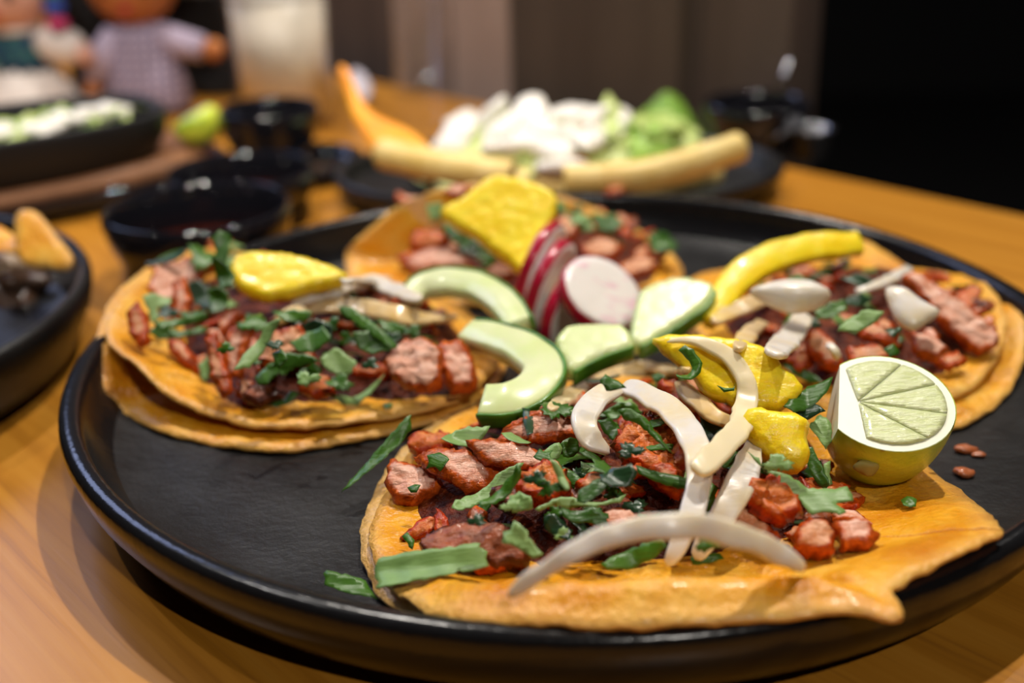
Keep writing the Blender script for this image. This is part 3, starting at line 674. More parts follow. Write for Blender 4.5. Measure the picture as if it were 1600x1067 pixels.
scatter('right', 14, BITS, 'cilantro_leaf', .0014, .35, .9, 'cilantro', .010, (.8, 1.05))
# ------------------------------------------------------------------ pineapple
def pine(pts, z, n, label, thick=.007, **kw):
    cx = sum(p[0] for p in pts) / len(pts); cy = sum(p[1] for p in pts) / len(pts)
    o = slab('pineapple_slice', pts, at(cx, cy, z), n, thick, PINE, grid=.0013, amp=.0004, freq=300, rr=.0016, jag=.0005, **kw)
    tag(o, label, 'fruit', 'pineapple slices on the tacos'); S.add_obj(o); return o
pine([(1019, 534), (1045, 526), (1090, 528), (1140, 533), (1188, 543), (1214, 562), (1222, 580), (1240, 592), (1252, 608), (1244, 628), (1215, 642), (1170, 640), (1135, 628), (1105, 618), (1085, 590), (1050, 562)], .0395, UP * .62 + TOCAM * .72,
     'wide yellow pineapple slice on the front taco under the looped onion strip', .0052, smooth=False)
pine([(1160, 655), (1178, 640), (1210, 648), (1248, 652), (1261, 668), (1256, 690), (1262, 705), (1255, 732), (1228, 738), (1205, 730), (1178, 700), (1160, 676)], .0335, UP * .45 + TOCAM * .9, 'small thick pineapple wedge between the wide slice and the lime', .009, dome=.0012)
pine([(362, 428), (372, 405), (410, 398), (450, 402), (500, 414), (542, 432), (520, 448), (478, 456), (430, 468), (398, 466), (372, 450)], .0395, UP * .75 + TOCAM * .6, 'flat yellow pineapple slice on the taco beside the sauce bowls', .0055)
pine([(690, 336), (732, 306), (772, 278), (815, 284), (862, 302), (868, 335), (842, 380), (818, 426), (790, 408), (745, 375)], .043, TOCAM * .8 + UP * .45, 'yellow pineapple rhombus propped up on the taco behind the radishes', .006)
o, *_ = band('pineapple_slice', [(1108, 505, .026), (1128, 468, .029), (1158, 432, .033), (1205, 404, .036), (1265, 388, .037), (1342, 381, .036)], [.004, .0085, .0105, .0105, .010, .008], .0045, PINE, hint=TOCAM * .75 + UP * .5, rel=False, wob=.0005, pw=.36)
tag(o, 'curved yellow pineapple slice arching over the taco behind the lime', 'fruit', 'pineapple slices on the tacos'); S.add_obj(o)

# ------------------------------------------------------------------ cucumber slices, each with its green skin
def cuke_band(pts, w, label, side, thick=.0058, hint=None):
    o, C, ws, B = band('flesh', pts, w, thick, CUKE, hint=hint, rel=False, wob=.0003, pw=.36)
    t = empty('cucumber_slice', o.location); tag(t, label, 'vegetable', 'cucumber slices in the middle of the plate')
    loc = V(o.location); o.location = (0, 0, 0); o.parent = t
    h = unit(hint if hint is not None else UP * .6 + TOCAM * .6)
    path = C - B * (np.array(ws)[:, None] * .5 * side)
    at_ = o.data.attributes.new('edge', 'FLOAT', 'POINT'); at_.data.foreach_set('value', [max(0., -side * math.cos(2 * math.pi * (i % 12) / 12)) ** 2 for i in range(len(o.data.vertices))])
    ver, fs, _ = band_geo(path, [.0013] * len(C), thick * .98, [h] * len(C), 0, 1, .0001)
    place('skin', mesh_of('skin', ver - loc, fs, CSKIN), (0, 0, 0), t); S.add(ver, fs); S.add([V(v.co) + loc for v in o.data.vertices], [tuple(p.vertices) for p in o.data.polygons]); return t
cuke_band([(640, 468, .030), (662, 448, .0325), (700, 442, .034), (745, 450, .0345), (785, 475, .0335), (812, 512, .031)], [.0065, .0092, .0096, .0096, .0094, .0085], 'pale curved cucumber slice arching between pineapple rhombus and onion', 1, hint=UP * .6 + TOCAM * .7)
cuke_band([(733, 522, .0300), (775, 532, .0310), (820, 550, .0320), (850, 580, .0320), (832, 612, .0305), (795, 630, .0295), (757, 632, .0285)], [.0085, .0105, .0112, .0118, .0112, .011, .011], 'hook-shaped cucumber slice leaning on the edge of the front taco', 1, hint=UP * .75 + TOCAM * .5)
def cuke_slab(pts, z, n, label, skin, thick=.006):
    cx = sum(p[0] for p in pts) / len(pts); cy = sum(p[1] for p in pts) / len(pts); anc = at(cx, cy, z); n = unit(n)
    o = slab('flesh', pts, anc, n, thick, CUKE, grid=.0015, rr=.0009, amp=.0001)
    t = empty('cucumber_slice', o.location); tag(t, label, 'vegetable', 'cucumber slices in the middle of the plate'); loc = V(o.location); S.add_obj(o)
    mb = o.matrix_basis.copy(); mb.translation = (0, 0, 0); o.parent = t; o.matrix_basis = mb
    W = catmull(on_plane(skin, anc, n), False, step=.0015); cc = sum(W) / len(W)
    ver, fs, _ = band_geo(W, [.0013] * len(W), thick * 1.0, [n] * len(W), 0, 1, .0001)
    place('skin', mesh_of('skin', ver - loc, fs, CSKIN), (0, 0, 0), t); return t
cuke_slab([(868, 540), (888, 516), (930, 512), (968, 514), (984, 528), (990, 550), (942, 566), (896, 590), (880, 572)], .0300, UP * .8 + TOCAM * .5, 'stubby cucumber slice under the front radish slice', [(990, 551), (942, 568), (897, 592)])
cuke_slab([(1000, 462), (1030, 446), (1065, 441), (1104, 447), (1117, 463), (1102, 486), (1070, 508), (1038, 530), (1000, 550), (984, 535), (990, 495)], .0290, UP * .75 + TOCAM * .5, 'large green-edged cucumber slice beside the front radish slice', [(1117, 464), (1103, 488), (1071, 510), (1039, 532), (1000, 552)])

# ------------------------------------------------------------------ radish slices
def radish(px, py, z, n, rad, th, label, ecc=.97):
    c = EYE + ray(px, py) * (z / float((M.T @ ray(px, py))[2])); u, v, n = frame(unit(n)); t = empty('radish_slice', c); tag(t, label, 'vegetable', 'radish slices in the middle of the plate')
    mt = Matrix.LocRotScale(None, mat3(u, v, n), None)
    r = rad
    pr = [(0.0002, th / 2 + .0001), (r * .4, th / 2 + .0002), (r * .8, th / 2), (r * .955, th / 2 - .0001), (r * .955, 0), (r * .955, -th / 2 + .0001), (r * .8, -th / 2), (.0002, -th / 2)]
    vv, ff = lathe(pr, 56, 1, ecc); vv = [p + .0002 * nzv(p, 200, 3) for p in V(vv)]
    o = place('flesh', mesh_of('flesh', vv, ff, RADF), (0, 0, 0), t); o.matrix_basis = mt
    pr = [(r * .955, th / 2 - .0001), (r * .985, th / 2 - .0003), (r, th * .2), (r * 1.004, 0), (r, -th * .2), (r * .985, -th / 2 + .0003), (r * .955, -th / 2 + .0001)]
    vv, ff = lathe(pr, 56, 1, ecc); vv = [p + .0002 * nzv(p, 200, 3) for p in V(vv)]
    o = place('skin', mesh_of('skin', vv, ff, RADS), (0, 0, 0), t); o.matrix_basis = mt
    return t
radish(939, 461, .378, camdir(.42, -.52, -.74), .0150, .0046, 'front radish slice showing its whole white face')
radish(842, 424, .398, camdir(.90, .37, -.24), .0184, .0040, 'rearmost radish slice seen almost edge on against the pineapple rhombus')
radish(858, 447, .392, camdir(.89, .37, -.27), .0172, .0040, 'middle radish slice, edge on between the rearmost and the lower one', .93)
radish(881, 484, .387, camdir(.86, .36, -.36), .0135, .0042, 'lower radish slice half covered by the front one')

# ------------------------------------------------------------------ lime wedge
def lime():
    base = at(1388, 752, .0158); ctr = at(1387, 628, .0368)
    nf = unit(UP * .86 + TOCAM * .42 + np.zeros(3))      # upper cut face
    # local frame: z = face normal, x to the camera's right
    rx = M @ V((1, 0, 0)); u, v, n = frame(nf, ref=rx)
    a, b, c = .0160, .0160, .0255
    off = .0025
    t = empty('lime_wedge', ctr); tag(t, 'juicy cut lime wedge standing on the front taco', 'fruit')
    mt = Matrix.LocRotScale(None, mat3(u, v, n), None)
    import bmesh
    def cutbody(scale, mat, name, cap):
        vv, ff = ellipsoid(a * scale, b * scale, c * scale, 48, 32)
        me = mesh_of(name, vv, ff, mat); bm = bmesh.new(); bm.from_mesh(me)
        bmesh.ops.remove_doubles(bm, verts=bm.verts, dist=1e-6)
        for co, no in (((0, 0, 0), (0, 0, 1)), ((-.0118, 0, 0), (-.97, .22, .10))):
            g = bmesh.ops.bisect_plane(bm, geom=bm.verts[:] + bm.edges[:] + bm.faces[:], plane_co=co, plane_no=no, clear_outer=True)
            if cap: bmesh.ops.edgeloop_fill(bm, edges=[e for e in bm.edges if e.is_boundary])
        bm.to_mesh(me); bm.free()
        sm = [len(p.vertices) < 6 for p in me.polygons]; me.polygons.foreach_set('use_smooth', sm)
        o = place(name, me, (0, 0, 0), t); o.matrix_basis = mt; return o
    cutbody(1.0, LIMEP, 'peel', False)
    cutbody(.985, LIMEW, 'pith', True)
    # pulp segments on the upper face, parted by thin white membranes
    for k, (a0, a1) in enumerate([(-62, -21), (-19.5, 20.5), (22, 62), (63.5, 124), (-124, -63.5)]):
        poly = []; org = V((-.0070, .0))
        for j in range(13):
            th = math.radians(a0 + (a1 - a0) * j / 12); p = V((a * .86 * math.cos(th), b * .86 * math.sin(th)))
            if p[0] < -.0100: p[0] = -.0100
            poly.append(p)
        am = math.radians((a0 + a1) / 2); poly.append(org + .0005 * V((math.cos(am), math.sin(am))))
        vv, ff, kd, ed = slab_geo(poly, .0008, rr=.0012, grid=.0010, smooth=False, amp=.00010, freq=900)
        o = place('pulp', mesh_of('pulp', vv + V((0, 0, .0003)), ff, LIMEF), (0, 0, 0), t); o.matrix_basis = mt
    vv, ff = ellipsoid(.0030, .0023, .0022, 14, 10, .35, 500, 2)
    p = -.42 * u * a - .88 * v * b - .28 * n * c
    o = place('stem_scar', mesh_of('stem_scar', vv, ff, NUB), p * 1.0, t)
    return t
lt = lime()
for ch in lt.children: S.add_obj(ch)

# ------------------------------------------------------------------ onion
def onion(pts, w, label, thick=.0022, mat=ONION, hint=None, cup=.0004, taper=(.1, .1), rel=True):
    o, C, ws, B = band('onion_slice', pts, w, thick, mat, hint=hint, cup=cup, taper=taper, rel=rel)
    tag(o, label, 'vegetable', 'onion slices on the tacos'); return o
ON = []
ON.append(onion([(862, 640, .002), (895, 618, .003), (935, 592, .003), (985, 580, .003), (1058, 578, .003)], [.003, .0055, .006, .005, .0035], 'soft golden onion strip lying from the cucumber toward the pineapple', mat=ONIONY))
ON.append(onion([(985, 568, .005), (1010, 572, .005), (1045, 582, .004), (1075, 580, .003)], [.003, .004, .0042, .002], 'short translucent onion strip above the golden one', mat=ONIONY))
ON.append(onion([(1062, 600, .0325), (1088, 628, .0335), (1118, 650, .0325), (1150, 668, .0300)], [.003, .0048, .0048, .003], 'limp golden onion strip tucked under the wide pineapple slice', mat=ONIONY, rel=False))
ON.append(onion([(1178, 690, .0325), (1165, 735, .0325), (1145, 780, .0305), (1112, 835, .026), (1085, 872, .021)], [.003, .0060, .0070, .006, .003], 'straight onion strip slanting down behind the big arch from the pineapple wedge', rel=False))
ON.append(onion([(972, 604, .0375), (1005, 614, .0390), (1045, 640, .0395), (1075, 675, .0390), (1092, 715, .0375), (1090, 765, .0345), (1072, 825, .030), (1042, 885, .023)], [.0045, .0062, .0070, .0068, .0062, .0056, .0048, .003], 'long white onion strip bending down through the middle of the front taco', rel=False))
ON.append(onion([(968, 608, .0385), (938, 620, .0390), (917, 645, .0385), (915, 672, .0370), (928, 694, .0345), (955, 708, .0315)], [.004, .0058, .0066, .0066, .0060, .0012], 'short hooked onion strip with browned tip in the front taco', rel=False))
_pn = unit(UP * .62 + TOCAM * .72); _pp = [(1042, 533), (1062, 532), (1098, 538), (1135, 556), (1163, 592), (1166, 630)]
_pz = [float(q[2]) for q in on_plane(_pp, at(1150, 582, .0395) + _pn * .0042, _pn)]
ON.append(onion([(q[0], q[1], z_) for q, z_ in zip(_pp, _pz)] + [(1152, 672, .0385), (1118, 710, .0400), (1086, 738, .0395)], [.0015, .0032, .0050, .0056, .0058, .0058, .0058, .0058, .0050], 'looped golden-edged onion strip lying over the wide pineapple slice', mat=ONIONM, hint=_pn, rel=False, taper=(.1, .5)))
ON.append(onion([(795, 930, .0335), (845, 893, .0395), (905, 858, .044), (970, 833, .0465), (1045, 822, .0475), (1115, 828, .0455), (1185, 850, .0405), (1255, 888, .0315)], [.0022, .0034, .0042, .0046, .0050, .0050, .0044, .0026], 'big white onion arch spanning the near edge of the front taco', thick=.003, hint=TOCAM * .9 + UP * .3, rel=False))
# taco beside the sauce bowls
ON.append(onion([(455, 478, .005), (500, 462, .006), (545, 452, .006), (605, 436, .004)], [.003, .006, .007, .003], 'pale onion layer behind the cilantro of the taco beside the sauce bowls', mat=ONION))
ON.append(onion([(470, 486, .003), (530, 478, .004), (600, 488, .005), (660, 498, .005), (712, 497, .004)], [.003, .006, .007, .005, .003], 'wide translucent onion strip lying toward the hooked cucumber', mat=ONIONY))
ON.append(onion([(540, 440, .007), (580, 440, .007), (612, 452, .006), (655, 470, .005)], [.004, .006, .006, .004], 'glossy onion layer below the flat pineapple slice', mat=ONION))
ON.append(onion([(432, 505, .003), (452, 492, .004), (478, 484, .004)], [.003, .005, .003], 'small golden onion bit beside the hanging cilantro', mat=ONIONY))
# taco behind the lime
pts = [(1172, 457), (1192, 446), (1225, 438), (1262, 439), (1288, 450), (1298, 463), (1278, 482), (1240, 489), (1208, 480)]
o = slab('onion_slice', pts, at(1235, 463, .040), UP * .5 + TOCAM * .8, .0026, ONION, dome=.0035, grid=.0015, rr=.001); tag(o, 'glossy white onion petal on the taco behind the lime', 'vegetable', 'onion slices on the tacos'); ON.append(o)
pts = [(1384, 452), (1410, 450), (1440, 470), (1468, 488), (1448, 505), (1425, 516), (1402, 500), (1390, 478)]
o = slab('onion_slice', pts, at(1425, 482, .0375), UP * .6 + TOCAM * .7, .0024, ONION, dome=.001, grid=.0015, rr=.001); tag(o, 'square white onion piece resting against the long pink pork strip', 'vegetable', 'onion slices on the tacos'); ON.append(o)
ON.append(onion([(1115, 505, .004), (1150, 485, .006), (1200, 465, .006)], [.003, .006, .005], 'golden onion band leading into the glossy petal', mat=ONIONY))
ON.append(onion([(1208, 555, .004), (1232, 530, .006), (1258, 492, .007)], [.005, .008, .006], 'broad pale onion band in front of the petal', mat=ONION))
ON.append(onion([(1155, 545, .002), (1172, 520, .004), (1192, 505, .004)], [.003, .006, .004], 'short onion band beside the curved pineapple slice', mat=ONIONY))
ON.append(onion([(1335, 458, .006), (1375, 445, .008), (1420, 420, .009)], [.002, .004, .003], 'slim onion strip sloping up toward the far side of the taco behind the lime'))
ON.append(onion([(1290, 535, .005), (1302, 550, .006), (1308, 564, .004)], [.0015, .0025, .0015], 'thin white onion thread just above the lime'))
for i, o in enumerate(ON):
    if i not in (6, 7): S.add_obj(o)

# ------------------------------------------------------------------ cilantro
def leaf(pts, label, lift=.003, tilt=.55, mats=None, bendk=None, z=None, smooth=False, taco='front', n=None, thick=.0003, grid=.0010):
    cx = sum(p[0] for p in pts) / len(pts); cy = sum(p[1] for p in pts) / len(pts)
    if z is None: h, hn = S.hit(cx, cy); z = h[2] + lift
    else: hn = UP
    nn = unit(UP * (1 - tilt) + TOCAM * tilt + .2 * hn + V((rnd.gauss(0, .12), rnd.gauss(0, .12), 0))) if n is None else n
    if bendk is None: k1, k2, a = rnd.uniform(-14, 8), rnd.uniform(-45, 45), rnd.uniform(0, 3.14)
    else: k1, k2, a = bendk
    bend = lambda x, y: k1 * (x * math.cos(a) + y * math.sin(a)) ** 2 + k2 * (-x * math.sin(a) + y * math.cos(a)) ** 2 + .00012 * math.sin(900 * x + 500 * y) + .35 * abs(x * math.cos(a + 1.5) + y * math.sin(a + 1.5))
    ml = mats or [LEAF, LEAFB]
    o = slab('cilantro_leaf', pts, at(cx, cy, z), nn, thick, [ml[0], ml[0], ml[1]], kinds=[0, 1, 2], grid=grid, rr=.0002, bend=bend, smooth=smooth, jag=.0005)
    tag(o, label, 'herb', 'cilantro on the ' + TACO[taco][0]); return o
LF = []
def L_(*a, **k): LF.append(leaf(*a, **k))
L_([(583, 886), (592, 872), (640, 866), (690, 861), (735, 855), (752, 850), (748, 858), (763, 860), (758, 872), (764, 880), (745, 890), (722, 896), (716, 890), (712, 900), (675, 908), (640, 914), (605, 922), (586, 922), (592, 910), (584, 900)], 'broad pale cilantro strip lying flat across the tip of the front taco', .0045, .6, PALE, (-6, 0, 0), smooth=False)
L_([(534, 772), (548, 752), (575, 720), (604, 690), (630, 662), (644, 652), (642, 672), (628, 692), (606, 715), (578, 738), (552, 762)], 'long narrow cilantro blade leaning off the edge of the front taco', z=.0205, tilt=.6, mats=UPG, bendk=(0, 30, .7))
L_([(505, 897), (520, 896), (548, 902), (572, 908), (582, 924), (590, 940), (560, 934), (530, 924), (508, 914)], 'cilantro scrap lying on the bare plate near the rim', z=.0135, tilt=.5, mats=UPG, bendk=(-8, 10, 0))
L_([(704, 800), (712, 786), (735, 776), (760, 762), (780, 742), (800, 734), (815, 732), (806, 752), (786, 772), (764, 782), (740, 795), (715, 806)], 'curled cilantro blade beside the pale pork slices', .005, .6, PALE, (20, 40, .6))
L_([(750, 790), (770, 775), (795, 752), (814, 735), (818, 745), (800, 770), (776, 792), (755, 800)], 'dark fold of cilantro behind the curled blade', .0045, .7, UPG)
L_([(786, 832), (800, 828), (806, 816), (820, 826), (832, 844), (850, 868), (834, 872), (815, 862), (800, 852), (784, 848)], 'bright pointed cilantro leaf behind the big onion arch', .005, .65, PALE, smooth=False)
L_([(850, 706), (858, 698), (872, 694), (878, 702), (874, 716), (862, 720), (850, 716)], 'grey-green cilantro lobe beside the hooked onion', .006, .6, PALE)
L_([(874, 694), (890, 684), (902, 688), (905, 705), (896, 716), (880, 714)], 'light green cilantro lobe touching the hooked onion', .0065, .6, UPG)
L_([(860, 722), (872, 724), (882, 742), (892, 768), (884, 770), (872, 752)], 'slim cilantro sliver below the cilantro lobes', .006, .6, PALE)
L_([(880, 732), (898, 738), (910, 752), (900, 762), (885, 755)], 'small bright cilantro leaf in the middle of the front taco', .006, .6, UPG)
L_([(902, 772), (925, 754), (948, 746), (958, 750), (950, 764), (932, 778), (912, 788), (900, 784)], 'jagged bright cilantro leaf in the middle of the front taco', .0065, .6, UPG, smooth=False)
L_([(938, 742), (958, 732), (985, 730), (998, 742), (985, 758), (955, 764), (938, 756)], 'dark bluish cilantro leaf beside the knobbly pork chunk', .0065, .55, DK)
L_([(836, 796), (862, 782), (892, 776), (915, 784), (948, 784), (978, 774), (970, 786), (930, 794), (898, 794), (866, 790), (842, 800)], 'forked pale cilantro stem lying across the front taco', .0065, .6, PALE)
L_([(875, 792), (900, 798), (925, 794), (950, 806), (956, 820), (935, 822), (915, 815), (895, 820), (880, 808)], 'shaded cilantro frond under the forked stem', .005, .6, UPG)
L_([(795, 775), (812, 770), (832, 778), (834, 794), (812, 800), (796, 796)], 'pale ruffled cilantro leaf at the end of the forked stem', .0055, .6, PALE)
L_([(1094, 652), (1108, 648), (1128, 656), (1136, 668), (1118, 690), (1106, 700), (1096, 680)], 'dark wet cilantro leaf between the two crossing onion strips', .0055, .55, DK)
L_([(1165, 712), (1184, 724), (1192, 740), (1217, 742), (1240, 750), (1262, 764), (1298, 762), (1326, 758), (1331, 772), (1333, 784), (1312, 788), (1304, 790), (1318, 800), (1320, 806), (1309, 812), (1296, 804), (1284, 804), (1266, 809), (1257, 796), (1244, 778), (1219, 766), (1200, 746), (1180, 728)], 'big pale cilantro leaf with lobed tip below the lime', .0075, .6, PALE, (-10, 0, .2), smooth=False)
L_([(1122, 728), (1132, 714), (1148, 707), (1163, 710), (1150, 716), (1142, 728), (1130, 733)], 'small curled green leaflet over the straight onion strip', .009, .6, UPG)
L_([(1222, 642), (1238, 622), (1262, 606), (1300, 598), (1292, 614), (1278, 632), (1262, 642), (1240, 650)], 'green cilantro leaf leaning on the lime', .005, .6, UPG, z=.035)
L_([(1222, 660), (1245, 642), (1275, 634), (1290, 646), (1272, 652), (1250, 660), (1232, 668)], 'dark cilantro leaf under the leaf leaning on the lime', .005, .6, DK, z=.0325)
L_([(1262, 668), (1280, 648), (1296, 660), (1300, 690), (1290, 702), (1278, 685)], 'curled pale cilantro leaf against the foot of the lime', .005, .7, PALE, z=.0295)
L_([(1260, 700), (1270, 698), (1284, 728), (1297, 756), (1290, 766), (1272, 750), (1262, 728)], 'dark cilantro blade standing between pineapple wedge and lime', .004, .75, UPG, z=.0245)
L_([(1286, 728), (1298, 718), (1296, 740), (1300, 758), (1292, 760)], 'thin cilantro tip at the foot of the lime', .004, .7, PALE, z=.023)
L_([(938, 597), (944, 588), (960, 592), (978, 608), (962, 610), (948, 609)], 'dark diamond-shaped cilantro bit on top of the onion strips', .012, .6, UPG)
L_([(1060, 552), (1070, 546), (1088, 558), (1098, 572), (1094, 584), (1080, 598), (1060, 600), (1056, 594), (1074, 588), (1082, 574), (1072, 562)], 'bent green cilantro leaf at the pointed end of the wide pineapple slice', z=.044, tilt=.6, mats=UPG)
L_([(1016, 590), (1026, 582), (1042, 590), (1036, 596), (1022, 598)], 'tiny frilly cilantro tip on the onion strips', .007, .6, UPG)
L_([(1120, 604), (1132, 608), (1144, 606), (1150, 598), (1148, 612), (1132, 613)], 'sliver of cilantro lying on the wide pineapple slice', z=.0445, tilt=.7, mats=UPG)
L_([(965, 640), (985, 640), (1010, 655), (1035, 688), (1050, 712), (1030, 695), (1000, 665), (975, 655)], 'long cilantro stem crossing the knobbly pork chunk', .006, .6, UPG)
L_([(935, 660), (950, 655), (968, 668), (972, 685), (958, 690), (944, 678)], 'ribbed cilantro leaf inside the hooked onion strip', .0055, .6, UPG)
L_([(940, 645), (965, 630), (990, 632), (1005, 645), (980, 650), (955, 660)], 'dark cilantro leaf behind the hooked onion strip', .0055, .6, UPG)
L_([(870, 628), (884, 632), (900, 644), (896, 652), (880, 646)], 'thin pale cilantro leaf beside the golden onion strip', .006, .6, PALE)
L_([(940, 884), (975, 862), (1005, 850), (1035, 846), (1042, 856), (1015, 878), (980, 890), (950, 892)], 'broad dark cilantro leaf showing below the big onion arch', .0065, .65, UPG)
L_([(950, 850), (975, 830), (1000, 820), (1010, 812), (1014, 824), (1005, 838), (980, 848)], 'frilly cilantro leaf just above the big onion arch', .006, .65, UPG, smooth=False)
L_([(1095, 800), (1105, 770), (1112, 755), (1122, 762), (1118, 775), (1110, 800), (1100, 812)], 'dark lobed cilantro between the two hanging onion strips', .004, .65, UPG)
L_([(688, 690), (700, 678), (730, 675), (762, 680), (748, 692), (735, 702), (712, 702), (695, 698)], 'round pale cilantro leaf at the cucumber end of the front taco', .0045, .5, PALE)
L_([(638, 764), (648, 758), (658, 760), (652, 770), (642, 771)], 'tiny cilantro fleck on the round charred slice', .0035, .6, UPG)
L_([(628, 838), (636, 832), (648, 845), (646, 858), (636, 850)], 'dark cilantro fleck on the bare tip of the front taco', .003, .5, UPG)
L_([(1406, 782), (1418, 778), (1432, 783), (1430, 792), (1412, 794)], 'square cilantro stem bit on the bare tortilla below the lime', .0018, .5, UPG)
L_([(1078, 870), (1100, 862), (1125, 866), (1130, 874), (1100, 882), (1080, 882)], 'cilantro leaf low at the near edge below the big onion arch', .004, .6, UPG)
L_([(850, 812), (870, 806), (895, 830), (890, 850), (868, 838), (850, 826)], 'shaded blue-green cilantro leaf left of the frond', .005, .6, DK)
# taco beside the sauce bowls
kw = dict(taco='left')
L_([(330, 372), (345, 362), (360, 368), (358, 395), (352, 415), (338, 408), (336, 388)], 'upright cilantro tip rising behind the taco beside the sauce bowls', z=.052, tilt=.9, mats=UPG, **kw)
L_([(336, 405), (354, 412), (368, 430), (366, 452), (350, 455), (338, 435)], 'hanging cilantro leaf beside the flat pineapple slice', z=.047, tilt=.9, mats=UPG, **kw)
L_([(290, 448), (312, 442), (330, 452), (338, 480), (322, 490), (304, 475)], 'dark cilantro leaf over the pink pork sheet', .006, .7, DK, **kw)
L_([(325, 455), (345, 450), (360, 462), (352, 488), (332, 495)], 'crumpled cilantro leaf at the foot of the hanging one', .008, .7, UPG, **kw)
L_([(222, 468), (240, 460), (268, 466), (268, 478), (245, 482), (250, 500), (236, 505), (232, 485)], 'pale T-shaped cilantro sprig on the pink pork', .007, .7, PALE, **kw)
L_([(238, 505), (280, 498), (322, 492), (324, 502), (285, 510), (250, 518)], 'upper cilantro strip of the pair on the pink pork', .007, .7, UPG, **kw)
L_([(230, 520), (245, 510), (285, 518), (325, 510), (322, 522), (280, 530), (248, 530)], 'lower cilantro strip of the pair on the pink pork', .005, .7, UPG, **kw)
L_([(374, 590), (385, 560), (405, 530), (415, 510), (432, 506), (446, 508), (430, 525), (412, 550), (395, 580)], 'long forked cilantro strip leaning over the standing pork', .011, .75, PALE, **kw)
L_([(400, 590), (420, 570), (450, 553), (485, 556), (500, 566), (470, 572), (440, 580), (420, 602), (408, 604)], 'broad bright cilantro strip over the orange pork chunk', .009, .75, UPG, **kw)
L_([(500, 562), (518, 546), (530, 545), (545, 560), (560, 566), (550, 584), (525, 586), (508, 578)], 'grey-green curled cilantro leaf in the middle of the herb pile', .009, .7, PALE, **kw)
L_([(528, 476), (545, 480), (570, 495), (600, 520), (622, 540), (610, 546), (580, 525), (552, 505), (535, 492)], 'long folded cilantro blade across the herb pile', .012, .7, UPG, **kw)
L_([(552, 525), (575, 520), (600, 535), (608, 552), (582, 556), (560, 545)], 'broad cilantro leaf below the folded blade', .009, .7, UPG, **kw)
L_([(470, 508), (495, 500), (520, 510), (520, 530), (495, 540), (478, 530)], 'bluish cilantro leaf at the pineapple side of the herb pile', .009, .65, DK, **kw)
L_([(425, 490), (455, 484), (490, 490), (480, 502), (445, 504)], 'dark cilantro leaf below the flat pineapple slice', .007, .65, UPG, **kw)
L_([(590, 500), (620, 505), (640, 515), (625, 524), (600, 518)], 'cilantro leaf where herb pile meets the large pork chunk', .008, .65, UPG, **kw)
L_([(498, 595), (530, 588), (555, 602), (535, 610), (505, 608)], 'cilantro leaf drooping over the folded tortilla lip', .004, .6, UPG, **kw)
L_([(420, 635), (448, 620), (455, 612), (470, 618), (452, 630), (430, 638)], 'cilantro sprig on the inner tortilla lip', .002, .55, UPG, **kw)
L_([(508, 636), (545, 625), (580, 610), (605, 606), (580, 622), (540, 640)], 'long cilantro sliver on the inner tortilla lip', .002, .55, PALE, **kw)
L_([(598, 632), (612, 630), (614, 637), (602, 640)], 'cilantro fleck on the inner tortilla lip', .0015, .55, PALE, **kw)
L_([(425, 555), (440, 545), (452, 560), (436, 578)], 'small bright cilantro leaf by the standing pork', .008, .7, UPG, **kw)
L_([(310, 570), (330, 555), (335, 580), (318, 600)], 'light cilantro leaf between orange strip and standing pork', .004, .7, PALE, **kw)
L_([(455, 545), (480, 520), (505, 515), (520, 535), (500, 548), (470, 556)], 'twisted cilantro leaf above the orange pork chunk', .010, .7, UPG, **kw)
L_([(468, 578), (490, 568), (505, 580), (485, 600), (470, 596)], 'dark cilantro leaf above the glistening pork bit', .007, .7, UPG, **kw)
# taco behind the radishes
kw = dict(taco='back', grid=.0018)
L_([(690, 345), (715, 358), (745, 378), (775, 402), (770, 418), (740, 405), (712, 382), (695, 365)], 'long cilantro leaf under the near edge of the pineapple rhombus', .006, .6, UPG, **kw)
L_([(1010, 372), (1040, 366), (1056, 380), (1055, 400), (1030, 402), (1015, 390)], 'green cilantro leaf at the plate side of the taco behind the radishes', .007, .7, UPG, **kw)
L_([(930, 340), (960, 335), (975, 352), (955, 368), (932, 358)], 'green cilantro leaf beyond the radish slices', .007, .7, UPG, **kw)
L_([(895, 335), (920, 340), (930, 362), (908, 366)], 'pale cilantro leaf beyond the radish slices', .007, .7, PALE, **kw)
L_([(865, 315), (885, 318), (880, 335), (864, 332)], 'cilantro leaf touching the far corner of the pineapple rhombus', .007, .7, UPG, **kw)
L_([(665, 320), (690, 318), (695, 340), (672, 348)], 'pale cilantro leaf at the folded side of the taco behind the radishes', .006, .7, PALE, **kw)
# taco behind the lime
kw = dict(taco='right')
L_([(1308, 518), (1322, 500), (1350, 486), (1382, 488), (1368, 505), (1340, 520)], 'pale square-cut cilantro strip in the taco behind the lime', .008, .65, PALE, smooth=False, **kw)
L_([(1272, 490), (1295, 475), (1318, 470), (1325, 485), (1300, 498), (1278, 500)], 'green cilantro leaf at the tip of the onion petal', .008, .65, UPG, **kw)
L_([(1310, 470), (1340, 462), (1365, 468), (1345, 480), (1318, 482)], 'blue-green cilantro leaf beside the onion petal', .007, .65, DK, **kw)
L_([(1228, 436), (1245, 428), (1262, 436), (1245, 442)], 'cilantro leaf peeping out behind the onion petal', z=.036, tilt=.7, mats=UPG, **kw)
L_([(1380, 545), (1395, 538), (1405, 552), (1390, 560)], 'dark cilantro bit just above the lime', .006, .65, UPG, **kw)
L_([(1310, 435), (1340, 428), (1370, 440), (1345, 450)], 'shaded cilantro leaf under the curved pineapple slice', .005, .65, DK, **kw)
L_([(1222, 572), (1240, 568), (1262, 582), (1290, 600), (1265, 598), (1240, 588)], 'green cilantro leaf behind the wide pineapple slice', .004, .6, UPG, **kw)
